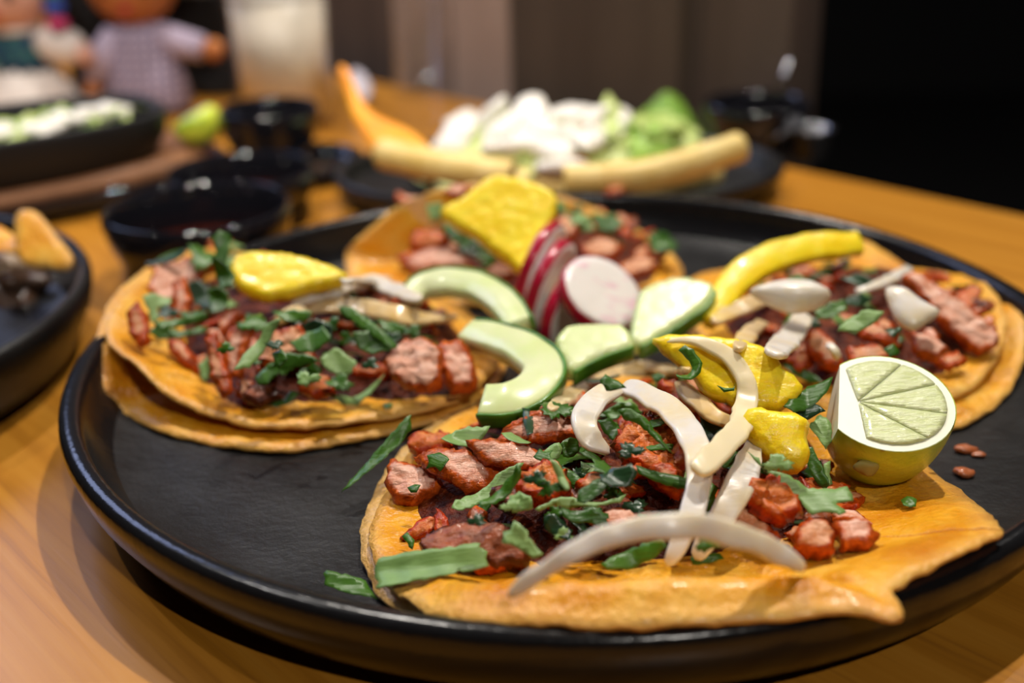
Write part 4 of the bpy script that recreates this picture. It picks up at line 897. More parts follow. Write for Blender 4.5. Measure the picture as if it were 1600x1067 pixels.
for taco_, cents in (('front', [(858, 762), (902, 742), (925, 800), (958, 772), (880, 836), (908, 852), (938, 836), (868, 800), (992, 792), (838, 748), (800, 792), (1012, 815), (745, 815), (985, 705), (1105, 850), (1215, 725)]),
                     ('left', [(430, 540), (470, 500), (515, 508), (545, 530), (580, 570), (530, 600), (480, 592), (445, 578), (612, 530), (560, 500), (645, 518), (395, 565), (355, 545), (300, 495), (262, 490)]),
                     ('back', [(715, 370), (735, 392), (955, 350), (1030, 385), (905, 345)]), ('right', [(1290, 488), (1345, 470), (1270, 505), (1395, 520)])):
    for cx_, cy_ in cents:
        s_ = rnd.uniform(13, 21) * (1 if taco_ == 'front' else .85); a0 = rnd.uniform(0, 6.28); pts = []
        for j_ in range(30):
            th = 2 * math.pi * j_ / 30; r = s_ * (.38 + .62 * abs(math.cos(1.5 * th)) ** .8) * (1 + .13 * (-1) ** j_); pts.append((cx_ + r * 1.25 * math.cos(th + a0), cy_ + r * .75 * math.sin(th + a0)))
        o = leaf(pts, '', .0055 if taco_ in ('front', 'right') else .008, rnd.uniform(.45, .75), [UPG, UPG, PALE, DK][rnd.randrange(4)], taco=taco_); ALL_SMALL.append((o, 'cilantro', taco_))
tip = slab('cilantro_leaf', [(1462, 668), (1478, 660), (1488, 664), (1484, 672), (1470, 678), (1464, 678)], at(1475, 668, .026), TOCAM, .0012, LEAFP, grid=.001, rr=.0004); tag(tip, 'small bright green sprig stuck to the side of the lime', 'herb')
# crumbs on the plate
for (x, y, s, lab) in ((1508, 706, .0030, 'larger of the two touching pork crumbs on the bare plate'), (1528, 713, .0020, 'smaller of the two touching pork crumbs on the bare plate'), (1505, 743, .0030, 'lone pork crumb on the bare plate near the front taco')):
    vv, ff = ellipsoid(s, s * .6, s * .4, 14, 10, .5, 500, int(x)); p, _ = S.hit(x, y); o = place('pork_crumb', mesh_of('pork_crumb', vv, ff, CRUMB), p + UP * s * .3); tag(o, lab, 'meat', 'pork crumbs on the bare plate')
# ------------------------------------------------------------------ the plate of salad-topped rolled tacos
def oval_coupe(name, loc, hx, hy, Hh, fl, mat, label, cat, rotz=0, p=1.0, w=.08, base=.86, group=None):
    """oval or round-cornered dish; p below 1 squares the corners"""
    t = empty(name, loc, rotz); tag(t, label, cat, group)
    def ring(prof, n=96):
        ver = []
        for r, z in prof:
            for j in range(n):
                a = 2 * math.pi * j / n; c, s_ = math.cos(a), math.sin(a)
                ver.append((hx * r * math.copysign(abs(c) ** p, c), hy * r * math.copysign(abs(s_) ** p, s_), z))
        fs = [(i * n + j, i * n + (j + 1) % n, (i + 1) * n + (j + 1) % n, (i + 1) * n + j) for i in range(len(prof) - 1) for j in range(n)]
        return ver, fs
    i = 1 - w
    v, fs = ring([(.01, fl), (.5, fl), (i * .93, fl), (i * .97, fl + .0015)]); fs.append(tuple(range(96)))
    place('well', mesh_of('well', v, fs, mat), (0, 0, 0), t)
    v, fs = ring([(i * .97, fl + .0015), (i * .99, fl + .004), (i, Hh - .002), (i + w * .25, Hh - .0003), (i + w * .6, Hh), (1 - w * .1, Hh - .0006), (1, Hh - .003), (.985, Hh * .5), (base + .03, .003), (base, 0), (.02, 0)])
    fs.append(tuple(reversed(range(len(v) - 96, len(v)))))
    place('rim', mesh_of('rim', v, fs, mat), (0, 0, 0), t)
    for ch in t.children:
        ca, sa = math.cos(rotz), math.sin(rotz)
        S.add([(loc[0] + q.co.x * ca - q.co.y * sa, loc[1] + q.co.x * sa + q.co.y * ca, loc[2] + q.co.z) for q in ch.data.vertices], [tuple(q.vertices) for q in ch.data.polygons])
    return t
oval_coupe('salad_plate', (.004, .236, 0), .112, .072, .015, .006, STONE, 'black oval plate under the creamy salad behind the serving plate', 'plate', w=.05, base=.88)
_, HS = mound([(640, 262), (700, 288), (800, 294), (930, 292), (1060, 276), (1120, 246), (1090, 222), (1000, 206), (820, 206), (700, 226)], .021, .013, 'shredded lettuce heaped under the white cream on the oval plate', 31, mat=LETT, name='shredded_lettuce', cat='salad', amp=.0022, freq=150)
TACO['salad'] = ('oval salad plate', HS)
def tube(name, pts, r, label, mat, cat, group=None, hole=True):
    P = catmull([at(*p) for p in pts], False, step=.003); c = P.mean(0); P = P - c
    v, fs = tube_geo(P, r, 18); fs = fs[:-2]; k = len(P); n = 18
    # rolled wall: inner tube and rims
    v2, f2 = tube_geo(P, r * .62, 18); b = len(v); v = np.r_[v, v2]; fs += [tuple(b + i for i in reversed(q)) for q in f2[:-2]]
    for j in range(n):
        a, d = j, (j + 1) % n; fs.append((d, a, a + b, d + b)); e = (k - 1) * n; fs.append((e + a, e + d, e + d + b, e + a + b))
    v = V([q + .0006 * nzv(q, 120, 4) for q in v]); o = place(name, mesh_of(name, v, fs, mat), c); tag(o, label, cat, group); S.add_obj(o)
    return o
tube('rolled_taco', [(600, 240, .034), (680, 258, .033), (800, 276, .030)], .0072, 'crisp rolled taco poking out of the salad beside the orange chip', FLAUTA, 'taco', 'rolled tacos under the salad')
tube('rolled_taco', [(880, 282, .029), (1010, 272, .030), (1156, 230, .036)], .0068, 'crisp rolled taco poking out of the salad toward the dark bowl and spoon', FLAUTA, 'taco', 'rolled tacos under the salad')
tube('rolled_taco', [(700, 268, .016), (830, 288, .015), (960, 290, .015)], .0066, 'rolled taco lowest at the near rim of the oval plate', FLAUTA, 'taco', 'rolled tacos under the salad')
tube('rolled_taco', [(960, 292, .014), (1040, 284, .014), (1120, 266, .016)], .0058, 'pale rolled taco below the one pointing at the dark bowl', FLAUTA, 'taco', 'rolled tacos under the salad')
o = slab('tortilla_chip', [(530, 106), (545, 112), (560, 145), (585, 178), (640, 205), (672, 232), (694, 268), (682, 284), (640, 278), (596, 246), (560, 200), (540, 150)], at(620, 235, .032), TOCAM * .75 + UP * .45, .0028, CHIP, grid=.003, rr=.001, bend=lambda x, y: 5 * (x + y) ** 2)
tag(o, 'long curved orange tortilla chip propped at the end of the salad', 'chip')
def scatter_px(name, n, meshes, lift, poly, kind, sc_=(.8, 1.2), sep=16):
    got = []; t = 0; xs = [p[0] for p in poly]; ys = [p[1] for p in poly]
    while len(got) < n and t < 4000:
        t += 1; q = (rnd.uniform(min(xs), max(xs)), rnd.uniform(min(ys), max(ys)))
        if not inpoly(q, poly) or any(abs(q[0] - g[0]) + abs(q[1] - g[1]) < sep for g in got): continue
        got.append(q); p, nn = S.hit(*q)
        if p[2] < .018 or p[1] < .172: continue
        u, v, nn = frame(unit(nn + UP * .5 + V((rnd.gauss(0, .4), rnd.gauss(0, .4), 0))), rnd.uniform(0, 6.28)); s = rnd.uniform(*sc_)
        o = bpy.data.objects.new(name, meshes[rnd.randrange(len(meshes))]); COL.objects.link(o)
        o.matrix_basis = Matrix.LocRotScale(Vector(p + UP * lift), mat3(u, v, nn), Vector((s, s, s))); ALL_SMALL.append((o, kind, 'salad'))
SHR = []
for i in range(8):
    l, w = rnd.uniform(.012, .022), rnd.uniform(.0022, .0045); cu, cv = rnd.uniform(-40, 40), rnd.uniform(-60, 60)
    v, fs, kd, e = slab_geo([(-l, -w), (-l * .3, -w * 1.3), (l * .4, -w * .7), (l, -w), (l * .9, w), (l * .2, w * 1.2), (-l * .5, w * .8)], .0007, rr=.0003, grid=.0025, bend=lambda x, y, cu=cu, cv=cv: cu * x * x + cv * x * y + .001 * math.sin(500 * x))
    SHR.append(mesh_of('lettuce_shred', v, fs, [LETT, LETT, LETT2][i % 3], None, e))
SAL = [(665, 235), (690, 190), (760, 165), (850, 145), (960, 140), (1030, 150), (1095, 205), (1110, 235), (1040, 270), (900, 285), (780, 280), (690, 265)]
scatter_px('lettuce_shred', 26, SHR, .003, SAL[1:-1], 'lettuce', (.5, .8), sep=26)
scatter_px('lettuce_shred', 28, SHR, .0025, [(920, 170), (1030, 150), (1080, 195), (1085, 215), (1000, 228), (930, 230)], 'lettuce', sep=20)
CR = []
for i in range(6):
    v, fs = ellipsoid(rnd.uniform(.009, .015), rnd.uniform(.006, .010), rnd.uniform(.0036, .0048), 20, 12, .5, 150, i); CR.append(mesh_of('cream_dollop', v, fs, CREAM))
scatter_px('cream_dollop', 26, CR, .004, [(672, 215), (720, 185), (780, 165), (860, 150), (950, 142), (990, 155), (965, 205), (920, 240), (840, 262), (800, 258), (720, 240)], 'cream', sep=30)
scatter_px('cream_dollop', 4, CR, .002, [(830, 270), (970, 262), (960, 285), (850, 288)], 'cream', sep=40)
CH = []
for i in range(4):
    v, fs = ellipsoid(.0028, .0022, .0018, 10, 7, .5, 500, i); CH.append(mesh_of('cheese_crumb', v, fs, CHEESE))
scatter_px('cheese_crumb', 26, CH, .004, [(780, 165), (860, 148), (990, 145), (1010, 175), (960, 230), (820, 230)], 'cheese', sep=14)
for pts, lab in (([(1000, 178), (1035, 148), (1062, 152), (1085, 185), (1105, 215), (1085, 228), (1040, 222), (1005, 210)], 'large pale green lettuce leaf standing up on the salad'), ([(940, 222), (985, 208), (1040, 222), (1050, 240), (1000, 246), (950, 240)], 'green lettuce leaf below the standing leaf')):
    h, hn = S.hit(sum(p[0] for p in pts) / len(pts), sum(p[1] for p in pts) / len(pts))
    o = slab('lettuce_leaf', pts, h - TOCAM * .002, TOCAM * .7 + UP * .5, .0009, LETT2, grid=.0025, rr=.0004, bend=lambda x, y: .0016 * math.sin(300 * x + 120 * y) - 8 * x * x); tag(o, lab, 'vegetable')
for x, y, lab in ((1012, 150, 'tomato bit at the top of the salad beside the standing lettuce leaf'), (920, 205, 'tomato bit in the middle of the cream'), (905, 255, 'tomato bit low on the salad near the plate rim')):
    v, fs = ellipsoid(.0035, .0028, .0022, 12, 8, .3, 300, x); p, _ = S.hit(x, y); o = place('tomato_bit', mesh_of('tomato_bit', v, fs, TOMATO), p + UP * .001); tag(o, lab, 'vegetable')

# ------------------------------------------------------------------ the far end of the salad: dark bowl, spoon, steel cup
def bowl(name, x, y, R_, H_, mat, label, z=0, fl=.004, w=.0032, slope=.78, cat='bowl', group=None):
    we, ri, fo = coupe(R_, H_, fl, w, slope); return dish(name, (x, y, z), we, ri, mat, label, cat, foot=fo, group=group)
p = at(1185, 236, 0); bowl('sauce_bowl', p[0], p[1] + .012, .030, .026, GLOSSBLK, 'dark bowl with a spoon in it beyond the oval salad plate')
bx, by = p[0], p[1] + .012
t = empty('spoon', (bx + .008, by, .006)); tag(t, 'steel spoon standing in the dark bowl beyond the salad', 'cutlery')
v, fs = tube_geo([(0, 0, .004), (.006, .004, .03), (.010, .006, .040)], [.0014, .0015, .0022], 8); place('handle', mesh_of('handle', v, fs, STEEL), (0, 0, 0), t)
v, fs = ellipsoid(.009, .006, .002, 16, 8); place('spoon_head', mesh_of('spoon_head', v, fs, STEEL), (-.002, 0, .002), t)
p = at(1262, 246, 0); t = empty('steel_cup', p); tag(t, 'small shiny steel cup beside the dark bowl with the spoon', 'cup')
v, fs = lathe([(.0005, 0), (.009, 0), (.0105, .002), (.0125, .016), (.0135, .0165), (.0118, .016), (.0098, .003), (.0005, .0025)], 32); place('cup_body', mesh_of('cup_body', v, fs, STEEL), (0, 0, 0), t)
v, fs = tube_geo([(-.012, 0, .014), (-.02, .001, .012), (-.021, .001, .007), (-.011, 0, .004)], .0012, 8); place('handle', mesh_of('handle', v, fs, STEEL), (0, 0, 0), t)

# ------------------------------------------------------------------ plate at the near side, sauce bowls
side, sw_, sr_ = dish('side_plate', (-.277, .028, 0), *coupe(.113, .028, .008, .005, .9)[:2], STONE, 'black stoneware plate with browned tortilla pieces, cut off by the picture edge', 'plate', foot=coupe(.113, .028, .008, .005, .9)[2])
S.add([V(v_.co) + V((-.277, .028, 0)) for v_ in sw_.data.vertices], [tuple(q.vertices) for q in sw_.data.polygons])
mound([(-60, 470), (20, 480), (75, 455), (105, 425), (60, 400), (0, 398), (-60, 420)], .010, .0085, 'dark stewed filling in the side plate', 41, mat=BEANS, name='stewed_filling', cat='food', amp=.002)
o = slab('tortilla_wedge', [(28, 338), (45, 330), (62, 336), (90, 370), (116, 405), (108, 424), (80, 420), (40, 415), (26, 390)], at(70, 395, .030), TOCAM * .8 + UP * .4, .0024, TORT, grid=.003, rr=.001, bend=lambda x, y: 6 * x * x); tag(o, 'browned tortilla wedge standing upright in the side plate', 'tortilla')
o, *_ = band('tortilla_strip', [(-30, 385, .030), (10, 380, .031), (55, 392, .029), (98, 415, .024)], [.010, .010, .009, .005], .0022, TORT, hint=UP * .8 + TOCAM * .4, rel=False); tag(o, 'curled tortilla strip in front of the upright wedge', 'tortilla')
o, *_ = band('tortilla_strip', [(-30, 362, .032), (-5, 368, .033), (20, 378, .031)], [.010, .010, .006], .0022, TORT, hint=UP * .8 + TOCAM * .4, rel=False); tag(o, 'short tortilla strip behind the curled one in the side plate', 'tortilla')
for x, y, s, m_, lab in ((12, 424, .0075, MUSH, 'pale mushroom slice in the side plate'), (20, 446, .007, BEANS, 'dark stewed lump beneath the mushroom slice'), (55, 448, .006, BEANS, 'dark stewed lump toward the rim of the side plate')):
    v, fs = ellipsoid(s, s * .8, s * .6, 16, 10, .3, 150, x); p, _ = S.hit(x, y); o = place('stew_piece', mesh_of('stew_piece', v, fs, m_), p + UP * s * .3); tag(o, lab, 'food')
SB = 'glossy black sauce bowls'
def sauce(t, r, z):
    v, fs = lathe([(r, z - .0005), (r * .9, z), (.0005, z)], 48); place('salsa', mesh_of('salsa', v, fs, SALSA), (0, 0, 0), t)
t, *_ = bowl('sauce_bowl', -.147, .126, .038, .031, GLOSSBLK, 'glossy black sauce bowl closest to the serving plate', group=SB); sauce(t, .0325, .013)
t, *_ = bowl('sauce_bowl', -.146, .201, .035, .026, GLOSSBLK, 'shallow glossy black bowl in the middle of the row of three', group=SB); sauce(t, .0295, .012)
t, *_ = bowl('saucer', -.134, .282, .036, .010, GLOSSBLK, 'glossy black saucer under the tall dark sauce bowl', cat='saucer', slope=.8)
t, *_ = bowl('sauce_bowl', -.147, .280, .0265, .034, GLOSSBLK, 'tall dark sauce bowl standing on the saucer before the milky drink', z=.0042, group=SB); sauce(t, .0225, .022)

# ------------------------------------------------------------------ iron dish on a wooden board
BD = V((.819, .574)); BP = V((-.574, .819)); Q = V((-.187, .262)); BA = math.atan2(BD[1], BD[0])
c = Q - .112 * BD + .042 * BP
oval_coupe('tray', (c[0], c[1], 0), .142, .064, .012, .006, GLOSSBLK, 'black oval tray under the wooden board', 'tray', BA, .62, .05)
t = empty('serving_board', (c[0], c[1], .0062), BA); tag(t, 'brown wooden board carrying the black iron dish', 'board')
poly = [(.130 * math.copysign(abs(math.cos(a)) ** .55, math.cos(a)), .055 * math.copysign(abs(math.sin(a)) ** .55, math.sin(a))) for a in [2 * math.pi * j / 48 for j in range(48)]]
v, fs, kd, e = slab_geo(poly, .012, rr=.002, grid=.008, smooth=False)
place('board_body', mesh_of('board_body', v + V((0, 0, .006)), fs, BOARD), (0, 0, 0), t)
v, fs = lathe([(.006, 0), (.006, .0008), (.012, .0008), (.012, 0)], 24); place('hanging_ring', mesh_of('hanging_ring', v, fs, STEEL), (-.112, 0, .0118), t)
S.add([(c[0] + q[0] * BD[0] + q[1] * BP[0], c[1] + q[0] * BD[1] + q[1] * BP[1], q[2] + .0122) for q in v], fs)
k = Q - .105 * BD + .032 * BP
oval_coupe('iron_dish', (k[0], k[1], .0182), .103, .046, .024, .005, IRON, 'black cast iron dish with green salad on the wooden board', 'dish', BA, .6, .06, .9)
def onboard(a, b_, z): q = k + a * BD + b_ * BP; return V((q[0], q[1], z))
GRN = m_plain('cooked_greens', (.10, .20, .035), rough=.4); 
for i in range(26):
    a, b_ = rnd.uniform(-.03, .088), rnd.uniform(-.028, .032)
    u, vv_, nn = frame(unit(UP + V((rnd.gauss(0, .4), rnd.gauss(0, .4), 0))), rnd.uniform(0, 6.28)); o = bpy.data.objects.new('salad_shred', SHR[i % 8]); COL.objects.link(o)
    if i % 2 == 0:
        o.data = SHR[i % 8].copy(); o.data.materials[0] = GRN if i % 4 == 0 else LETT
    o.matrix_basis = Matrix.LocRotScale(Vector(onboard(a, b_, .034 + rnd.uniform(0, .004))), mat3(u, vv_, nn), Vector((.9,) * 3)); ALL_SMALL.append((o, 'shred', 'iron'))
for i, (a, b_) in enumerate(((.02, .0), (.055, .004), (.078, .008), (.04, -.012))):
    o = place('cheese_chunk', CR[i], onboard(a, b_, .0375)); tag(o, ['white cheese chunk nearest the middle of the iron dish', 'white cheese chunk second from the end of the iron dish by the lime', 'white cheese chunk at the end of the iron dish by the lime', 'white cheese chunk at the near wall of the iron dish'][i], 'cheese', 'cheese chunks in the iron dish')
p = at(312, 226, .0182); p = V((p[0], p[1], .0182)); t = empty('lime_wedge', p); tag(t, 'blurred lime wedge lying on the end of the wooden board', 'fruit')
v, fs = ellipsoid(.0135, .0115, .0125, 28, 18); v = V([(x, y, max(z, -.012)) if z < .0045 + .5 * x else (x, y, min(z, .0045 + .5 * x)) for x, y, z in v])
place('peel', mesh_of('peel', v, fs, LIMEP), (0, 0, .0120), t)
v, fs, kd, e = slab_geo([(.0098 * math.cos(a), .0086 * math.sin(a)) for a in [2 * math.pi * j / 20 for j in range(20)]], .0012, rr=.0005, grid=.002)
o = place('pulp', mesh_of('pulp', v, fs, LIMEF), (-.001, 0, .0166), t); o.rotation_euler = (0, -math.atan(.5), 0)

# ------------------------------------------------------------------ drinks
p = at(452, 196, 0); t = empty('drinking_glass', p); tag(t, 'tall glass of milky beige drink beside the dolls', 'glass')
GH, g0, g1 = .108, .0285, .0325
v, fs = lathe([(.001, 0), (g0, 0), (g0 + .0004, .001), (g1, GH), (g1 - .001, GH + .0006), (g1 - .0019, GH), (g0 - .0016, .006), (.001, .006)], 64); place('glass_wall', mesh_of('glass_wall', v, fs, GLASS), (0, 0, 0), t)
rr = lambda z: g0 + (g1 - g0) * z / GH - .0021
v, fs = lathe([(.001, .0064), (rr(.0064) - .0002, .0064), (rr(.078), .078), (.001, .078)], 64); place('drink', mesh_of('drink', v, fs, HORCH), (0, 0, 0), t)
v, fs = lathe([(rr(.078), .0782), (rr(.088), .088), (rr(.088) * .6, .0895), (.001, .089)], 64); place('foam', mesh_of('foam', v, fs, FOAM), (0, 0, 0), t)
p = at(654, 142, 0); t = empty('drinking_glass', (p[0] + .002, p[1] - .012, 0)); tag(t, 'empty clear glass at the far edge of the table', 'glass')
v, fs = lathe([(.001, 0), (.0165, 0), (.017, .001), (.0195, .10), (.0189, .1004), (.0183, .10), (.0152, .007), (.001, .006)], 48); place('glass_wall', mesh_of('glass_wall', v, fs, GLASS), (0, 0, 0), t)
v, fs = lathe([(.0005, .0), (.0165, 0), (.0168, .0052), (.0005, .0052)], 48); 
o = slab('highlight_blob', [(545, 120), (556, 108), (572, 118), (580, 140), (572, 158), (556, 155)], at(562, 140, .012), TOCAM * .7 + UP * .5, .004, m_plain('highlight_lavender', (.62, .58, .66), rough=.8), grid=.003, amp=.001, rr=.001); tag(o, 'made-up pale blob standing in for a highlight behind the orange chip', 'highlight_blob')  # invented piece; its pale lavender colour stands in for a bright highlight

# upright black menu holder behind the dolls
a_, b_ = at(95, 165, 0), at(374, 165, 0); p = (a_ + b_) / 2; p[1] = max(a_[1], b_[1]) + .03; t = empty('menu_holder', (p[0], p[1], 0)); tag(t, 'upright matt black menu holder standing behind the folk dolls', 'menu holder')
v, fs = box_geo(-.068, .068, -.012, .012, 0, .010); place('base', mesh_of('base', v, fs, IRON, smooth=False), (0, 0, 0), t)
v, fs = box_geo(-.064, .064, -.004, .004, .010, .16); place('board', mesh_of('board', v, fs, IRON, smooth=False), (0, 0, 0), t)
v, fs = box_geo(.018, .046, -.0050, -.0041, .070, .10); place('sticker', mesh_of('sticker', v, fs, m_plain('grey_card', (.20, .19, .17), rough=.8), smooth=False), (0, 0, 0), t)

# ------------------------------------------------------------------ two folk dolls
def ell(name, r, loc, mat, parent, rot=None, amp=0, n=(24, 16)):
    v, fs = ellipsoid(*r, *n, amp, 60, 3); o = place(name, mesh_of(name, v, fs, mat), loc, parent)
    if rot: o.rotation_euler = rot
    return o
SKIN1 = m_plain('doll_skin_pale', (.72, .42, .34), rough=.7); SKIN2 = m_plain('doll_skin_brown', (.46, .16, .045), rough=.7)
HAIR = m_plain('doll_hair', (.012, .008, .007), rough=.6); WHITE = m_plain('white_cotton', (.74, .69, .66), rough=.9); RED = m_plain('doll_mouth', (.5, .05, .05), rough=.6)
LAV = m_plain('lavender_cotton', (.44, .37, .49), rough=.9); BLK = m_plain('doll_eye', (.01, .008, .008), rough=.3); STRAW = m_plain('hat_felt', (.12, .05, .025), rough=.9)
RG = m_plain('green_ribbon', (.08, .36, .03), rough=.6); RB = m_plain('blue_ribbon', (.03, .08, .42), rough=.6); RP = m_plain('pink_ribbon', (.6, .05, .2), rough=.6)
_m = Mat('plaid_cotton', rough=.9)
w1 = _m.N('ShaderNodeTexWave', bands_direction='X'); w2 = _m.N('ShaderNodeTexWave', bands_direction='Z')
for w_ in (w1, w2): _m.L(_m.co, w_.inputs['Vector']); w_.inputs['Scale'].default_value = 55
_m.color(_m.mix(_m.ramp(_m.math('MULTIPLY', w1.outputs['Fac'], w2.outputs['Fac']), [(.15, 0.0), (.6, 1.0)]), (.22, .18, .27), (.50, .43, .55))); PLAID = _m.m
_m = Mat('embroidered_vest', rough=.8); _m.color(_m.ramp(_m.noise(140, 3, .7), [(.35, (.006, .012, .05)), (.5, (.010, .06, .12)), (.62, (.03, .16, .11)), (.72, (.20, .08, .04))])); VEST = _m.m
def doll(loc, rz, s, label, kind):
    t = empty('folk_doll', loc, rz); tag(t, label, 'doll'); t.scale = (s, s, s); sk = SKIN1 if kind == 1 else SKIN2     # local -y faces the viewer
    hz = .088
    hd = ell('head', (.0300, .0270, .0300), (0, 0, hz), sk, t)
    v, fs = ellipsoid(.0318, .0292, .0312, 28, 18); v = V([(x, y if y > -.006 or z > .012 else max(y, -.006) , z) for x, y, z in v])
    v = V([(x, max(y, -.012) + .003, z) for x, y, z in v]); place('hair', mesh_of('hair', v, fs, HAIR), (0, .003, hz + .0035), t)
    for sx in (-1, 1):
        ell('eye', (.0034, .0018, .0046), (sx * .0125, -.0238, hz - .004), BLK, t, n=(12, 8))
    ell('mouth', (.0042, .0016, .0020), (0, -.0235, hz - .017), RED, t, n=(12, 8)); ell('nose', (.0026, .002, .002), (0, -.0268, hz - .009), sk, t, n=(10, 8))
    for sx in (-1, 1): ell('leg', (.0085, .011, .012), (sx * .0125, -.004, .012), WHITE if kind == 1 else LAV, t)
    if kind == 1:
        v, fs = lathe([(.014, .060), (.0185, .052), (.020, .042), (.0225, .034), (.0195, .033)], 32, 1, .8); place('vest', mesh_of('vest', v, fs, VEST), (0, 0, 0), t)
        v, fs = lathe([(.0195, .036), (.027, .026), (.034, .012), (.035, .004), (.033, .003), (.02, .03)], 40, 1, .85); v = V([q + .0012 * math.sin(12 * math.atan2(q[1], q[0])) * unit((q[0], q[1], 0)) for q in V(v)]); place('skirt', mesh_of('skirt', v, fs, WHITE), (0, 0, 0), t)
        ell('collar', (.0165, .0150, .0045), (0, 0, .0595), WHITE, t)
        for sx in (-1, 1):
            ell('sleeve', (.0175, .0120, .0125), (sx * .030, -.003, .049), WHITE, t, (0, sx * .25, 0)); ell('hand', (.0062, .0060, .0070), (sx * .0465, -.006, .044), sk, t)
            v, fs = tube_geo([(sx * .029, -.004, hz), (sx * .034, -.008, hz - .016), (sx * .033, -.010, hz - .032)], [.0065, .0055, .003], 10); br = place('braid', mesh_of('braid', v, fs, HAIR), (0, 0, 0), t)
            for q, (m_, dz) in enumerate(((RG, -.004), (RB, -.014), (RP, -.024))): ell('ribbon', (.0075, .0055, .0045), (sx * (.034), -.010, hz + dz), m_, br, n=(12, 8))
        for q, m_ in enumerate((RP, RG, RB)): ell('flower', (.009, .008, .007), ((q - 1) * .016, -.008, hz + .030), m_, t, n=(12, 8))
    else:
        v, fs = lathe([(.010, .063), (.0165, .056), (.0205, .045), (.0255, .026), (.0300, .006), (.0290, .005), (.018, .045)], 40, 1, .8); place('smock', mesh_of('smock', v, fs, PLAID), (0, 0, 0), t)
        v, fs = tube_geo([(-.014, -.002, .054), (-.024, -.006, .040), (-.030, -.010, .024)], [.008, .0098, .0085], 14); place('sleeve', mesh_of('sleeve', v, fs, LAV), (0, 0, 0), t); ell('hand', (.006, .006, .007), (-.0325, -.011, .018), sk, t)
        v, fs = tube_geo([(.012, -.002, .053), (.028, -.006, .046), (.042, -.008, .043)], [.008, .0098, .0085], 14); place('sleeve', mesh_of('sleeve', v, fs, LAV), (0, 0, 0), t); ell('hand', (.0075, .0065, .0070), (.049, -.009, .042), sk, t)
        v, fs = lathe([(.001, .037), (.020, .034), (.026, .014), (.031, .012), (.044, .010), (.0445, .0115), (.030, .015)], 40); place('hat', mesh_of('hat', v, fs, STRAW), (0, .004, hz + .004), t)
    return t
p = at(52, 187, 0); doll((p[0], p[1], 0), -.1, 1.0, 'folk doll in white blouse and skirt with dark embroidered vest', 1)
p = at(236, 176, 0); doll((p[0], p[1], 0), .05, 1.0, 'brown-faced folk doll in lavender plaid smock with one arm out', 2)

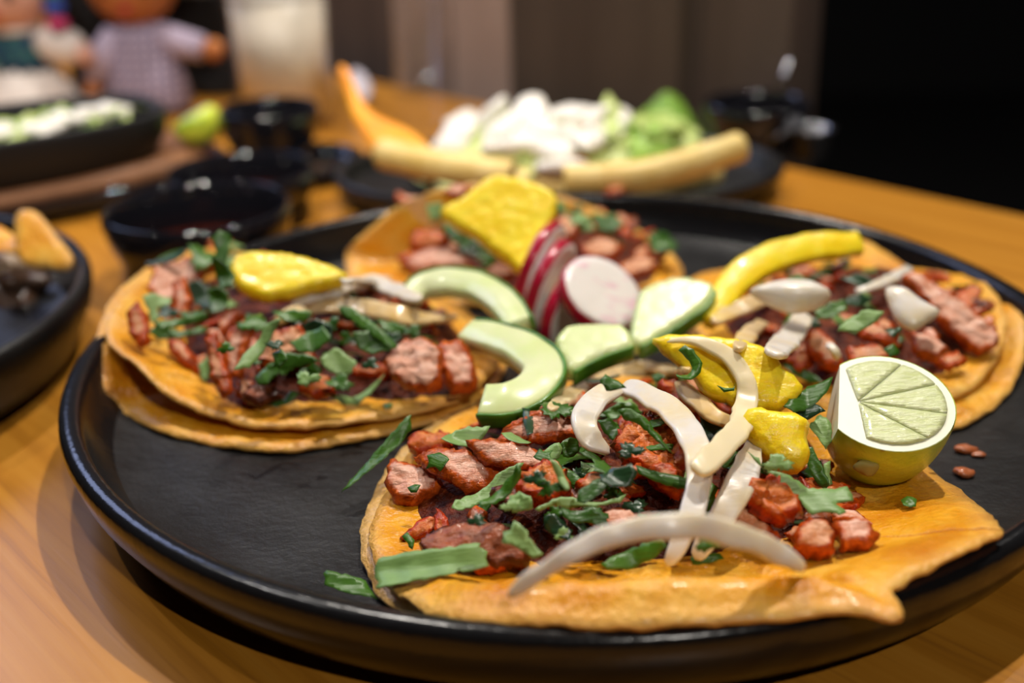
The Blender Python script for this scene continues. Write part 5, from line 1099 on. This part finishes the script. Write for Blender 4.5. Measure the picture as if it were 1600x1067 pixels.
# ------------------------------------------------------------------ describe the many small pieces by what they lie nearest
marks = {'front': [((660, 750), 'the round charred slice'), ((680, 870), 'the flat cilantro strip'), ((840, 670), 'the hooked cucumber slice'), ((935, 655), 'the hooked onion strip'), ((1020, 710), 'the knobbly pork chunk'), ((850, 780), 'the forked cilantro stem'), ((900, 880), 'the near end of the onion arch'), ((1080, 830), 'the top of the onion arch'), ((1230, 870), 'the far end of the onion arch'), ((1150, 600), 'the wide pineapple slice'), ((1220, 700), 'the pineapple wedge'), ((1290, 790), 'the lobed cilantro leaf'), ((1330, 700), 'the lime')],
         'left': [((230, 510), 'the red-edged end strip'), ((280, 430), 'the pink pork sheet'), ((345, 420), 'the hanging cilantro'), ((440, 440), 'the flat pineapple slice'), ((345, 580), 'the standing pork strips'), ((440, 540), 'the orange pork chunk'), ((540, 560), 'the herb pile'), ((560, 470), 'the glossy onion layer'), ((650, 570), 'the large pork chunk'), ((720, 560), 'the leaning pork slice'), ((500, 630), 'the folded lip')],
         'back': [((650, 380), 'the dark red cube'), ((690, 320), 'the upper fold'), ((760, 400), 'the near corner of the pineapple rhombus'), ((870, 330), 'the far corner of the pineapple rhombus'), ((930, 350), 'the far mound edge'), ((930, 390), 'the radish slices'), ((1030, 390), 'the green end leaf'), ((780, 430), 'the arched cucumber')],
         'right': [((1160, 520), 'the curved pineapple slice'), ((1235, 463), 'the onion petal'), ((1230, 540), 'the broad onion band'), ((1345, 505), 'the square-cut cilantro strip'), ((1425, 480), 'the square onion piece'), ((1490, 490), 'the long pink strip'), ((1350, 560), 'the upper edge of the lime'), ((1460, 570), 'the rim scrap'), ((1380, 430), 'the sloping onion strip')],
         'salad': [((690, 220), 'the orange chip'), ((800, 180), 'the far slope of the salad'), ((800, 250), 'the near slope of the salad'), ((940, 150), 'the top of the salad'), ((930, 220), 'the middle of the salad'), ((1060, 190), 'the standing lettuce leaf'), ((1090, 245), 'the rolled taco at the bowl end'), ((920, 280), 'the near plate rim')],
         'iron': [((30, 210), 'the picture edge'), ((130, 200), 'the middle of the dish'), ((230, 190), 'the lime end')]}
KN = {'pork': ('pork scrap', 'meat', 'pork pieces of the '), 'cilantro': ('chopped cilantro bit', 'herb', 'cilantro on the '), 'lettuce': ('lettuce shred', 'vegetable', 'lettuce shreds on the '), 'cream': ('white cream dollop', 'cream', 'cream dollops on the '), 'cheese': ('white cheese crumb', 'cheese', 'cheese crumbs on the '), 'shred': ('salad shred', 'vegetable', 'salad shreds in the ')}
TACO['iron'] = ('iron dish', None)
MATW = {'red_crusted_pork': 'red', 'pale_pink_pork': 'pale pink', 'marinated_pork': 'orange-brown', 'charred_pork': 'charred', 'cilantro_top': 'bright', 'cilantro_pale': 'pale', 'cilantro_dark': 'dark', 'lettuce': 'pale', 'lettuce_green': 'green', 'cooked_greens': 'dark green'}
bins = {}
for o, kind, tac in ALL_SMALL:
    q = pj(o.matrix_basis.translation); nm = min(marks[tac], key=lambda m_: (m_[0][0] - q[0]) ** 2 + (m_[0][1] - q[1]) ** 2)[1]
    w_ = MATW.get(o.data.materials[0].name.split('.')[0], ''); bins.setdefault((kind, tac, nm, w_), []).append((q[0], o))
ORD = ['leftmost', 'second', 'third', 'fourth', 'fifth', 'sixth', 'seventh', 'eighth', 'ninth', 'tenth', 'eleventh', 'twelfth', 'thirteenth', 'fourteenth', 'fifteenth', 'sixteenth']
for (kind, tac, nm, w_), L in bins.items():
    kn, cat, grp = KN[kind]; L.sort(key=lambda e_: e_[0]); base_ = (w_ + ' ' + kn).strip(); tail = ' by ' + nm
    tail += '' if tac in ('salad', 'iron') else (', front taco' if tac == 'front' else '')
    for i, (_, o) in enumerate(L):
        lab = base_ + tail if len(L) == 1 else (('leftmost ' if i == 0 else ORD[min(i, 15)] + ' from left, ') + base_ + tail)
        if len(lab.replace('-', ' ').split()) > 15: lab = lab.replace(', front taco', '')
        tag(o, lab, cat, grp + TACO[tac][0])
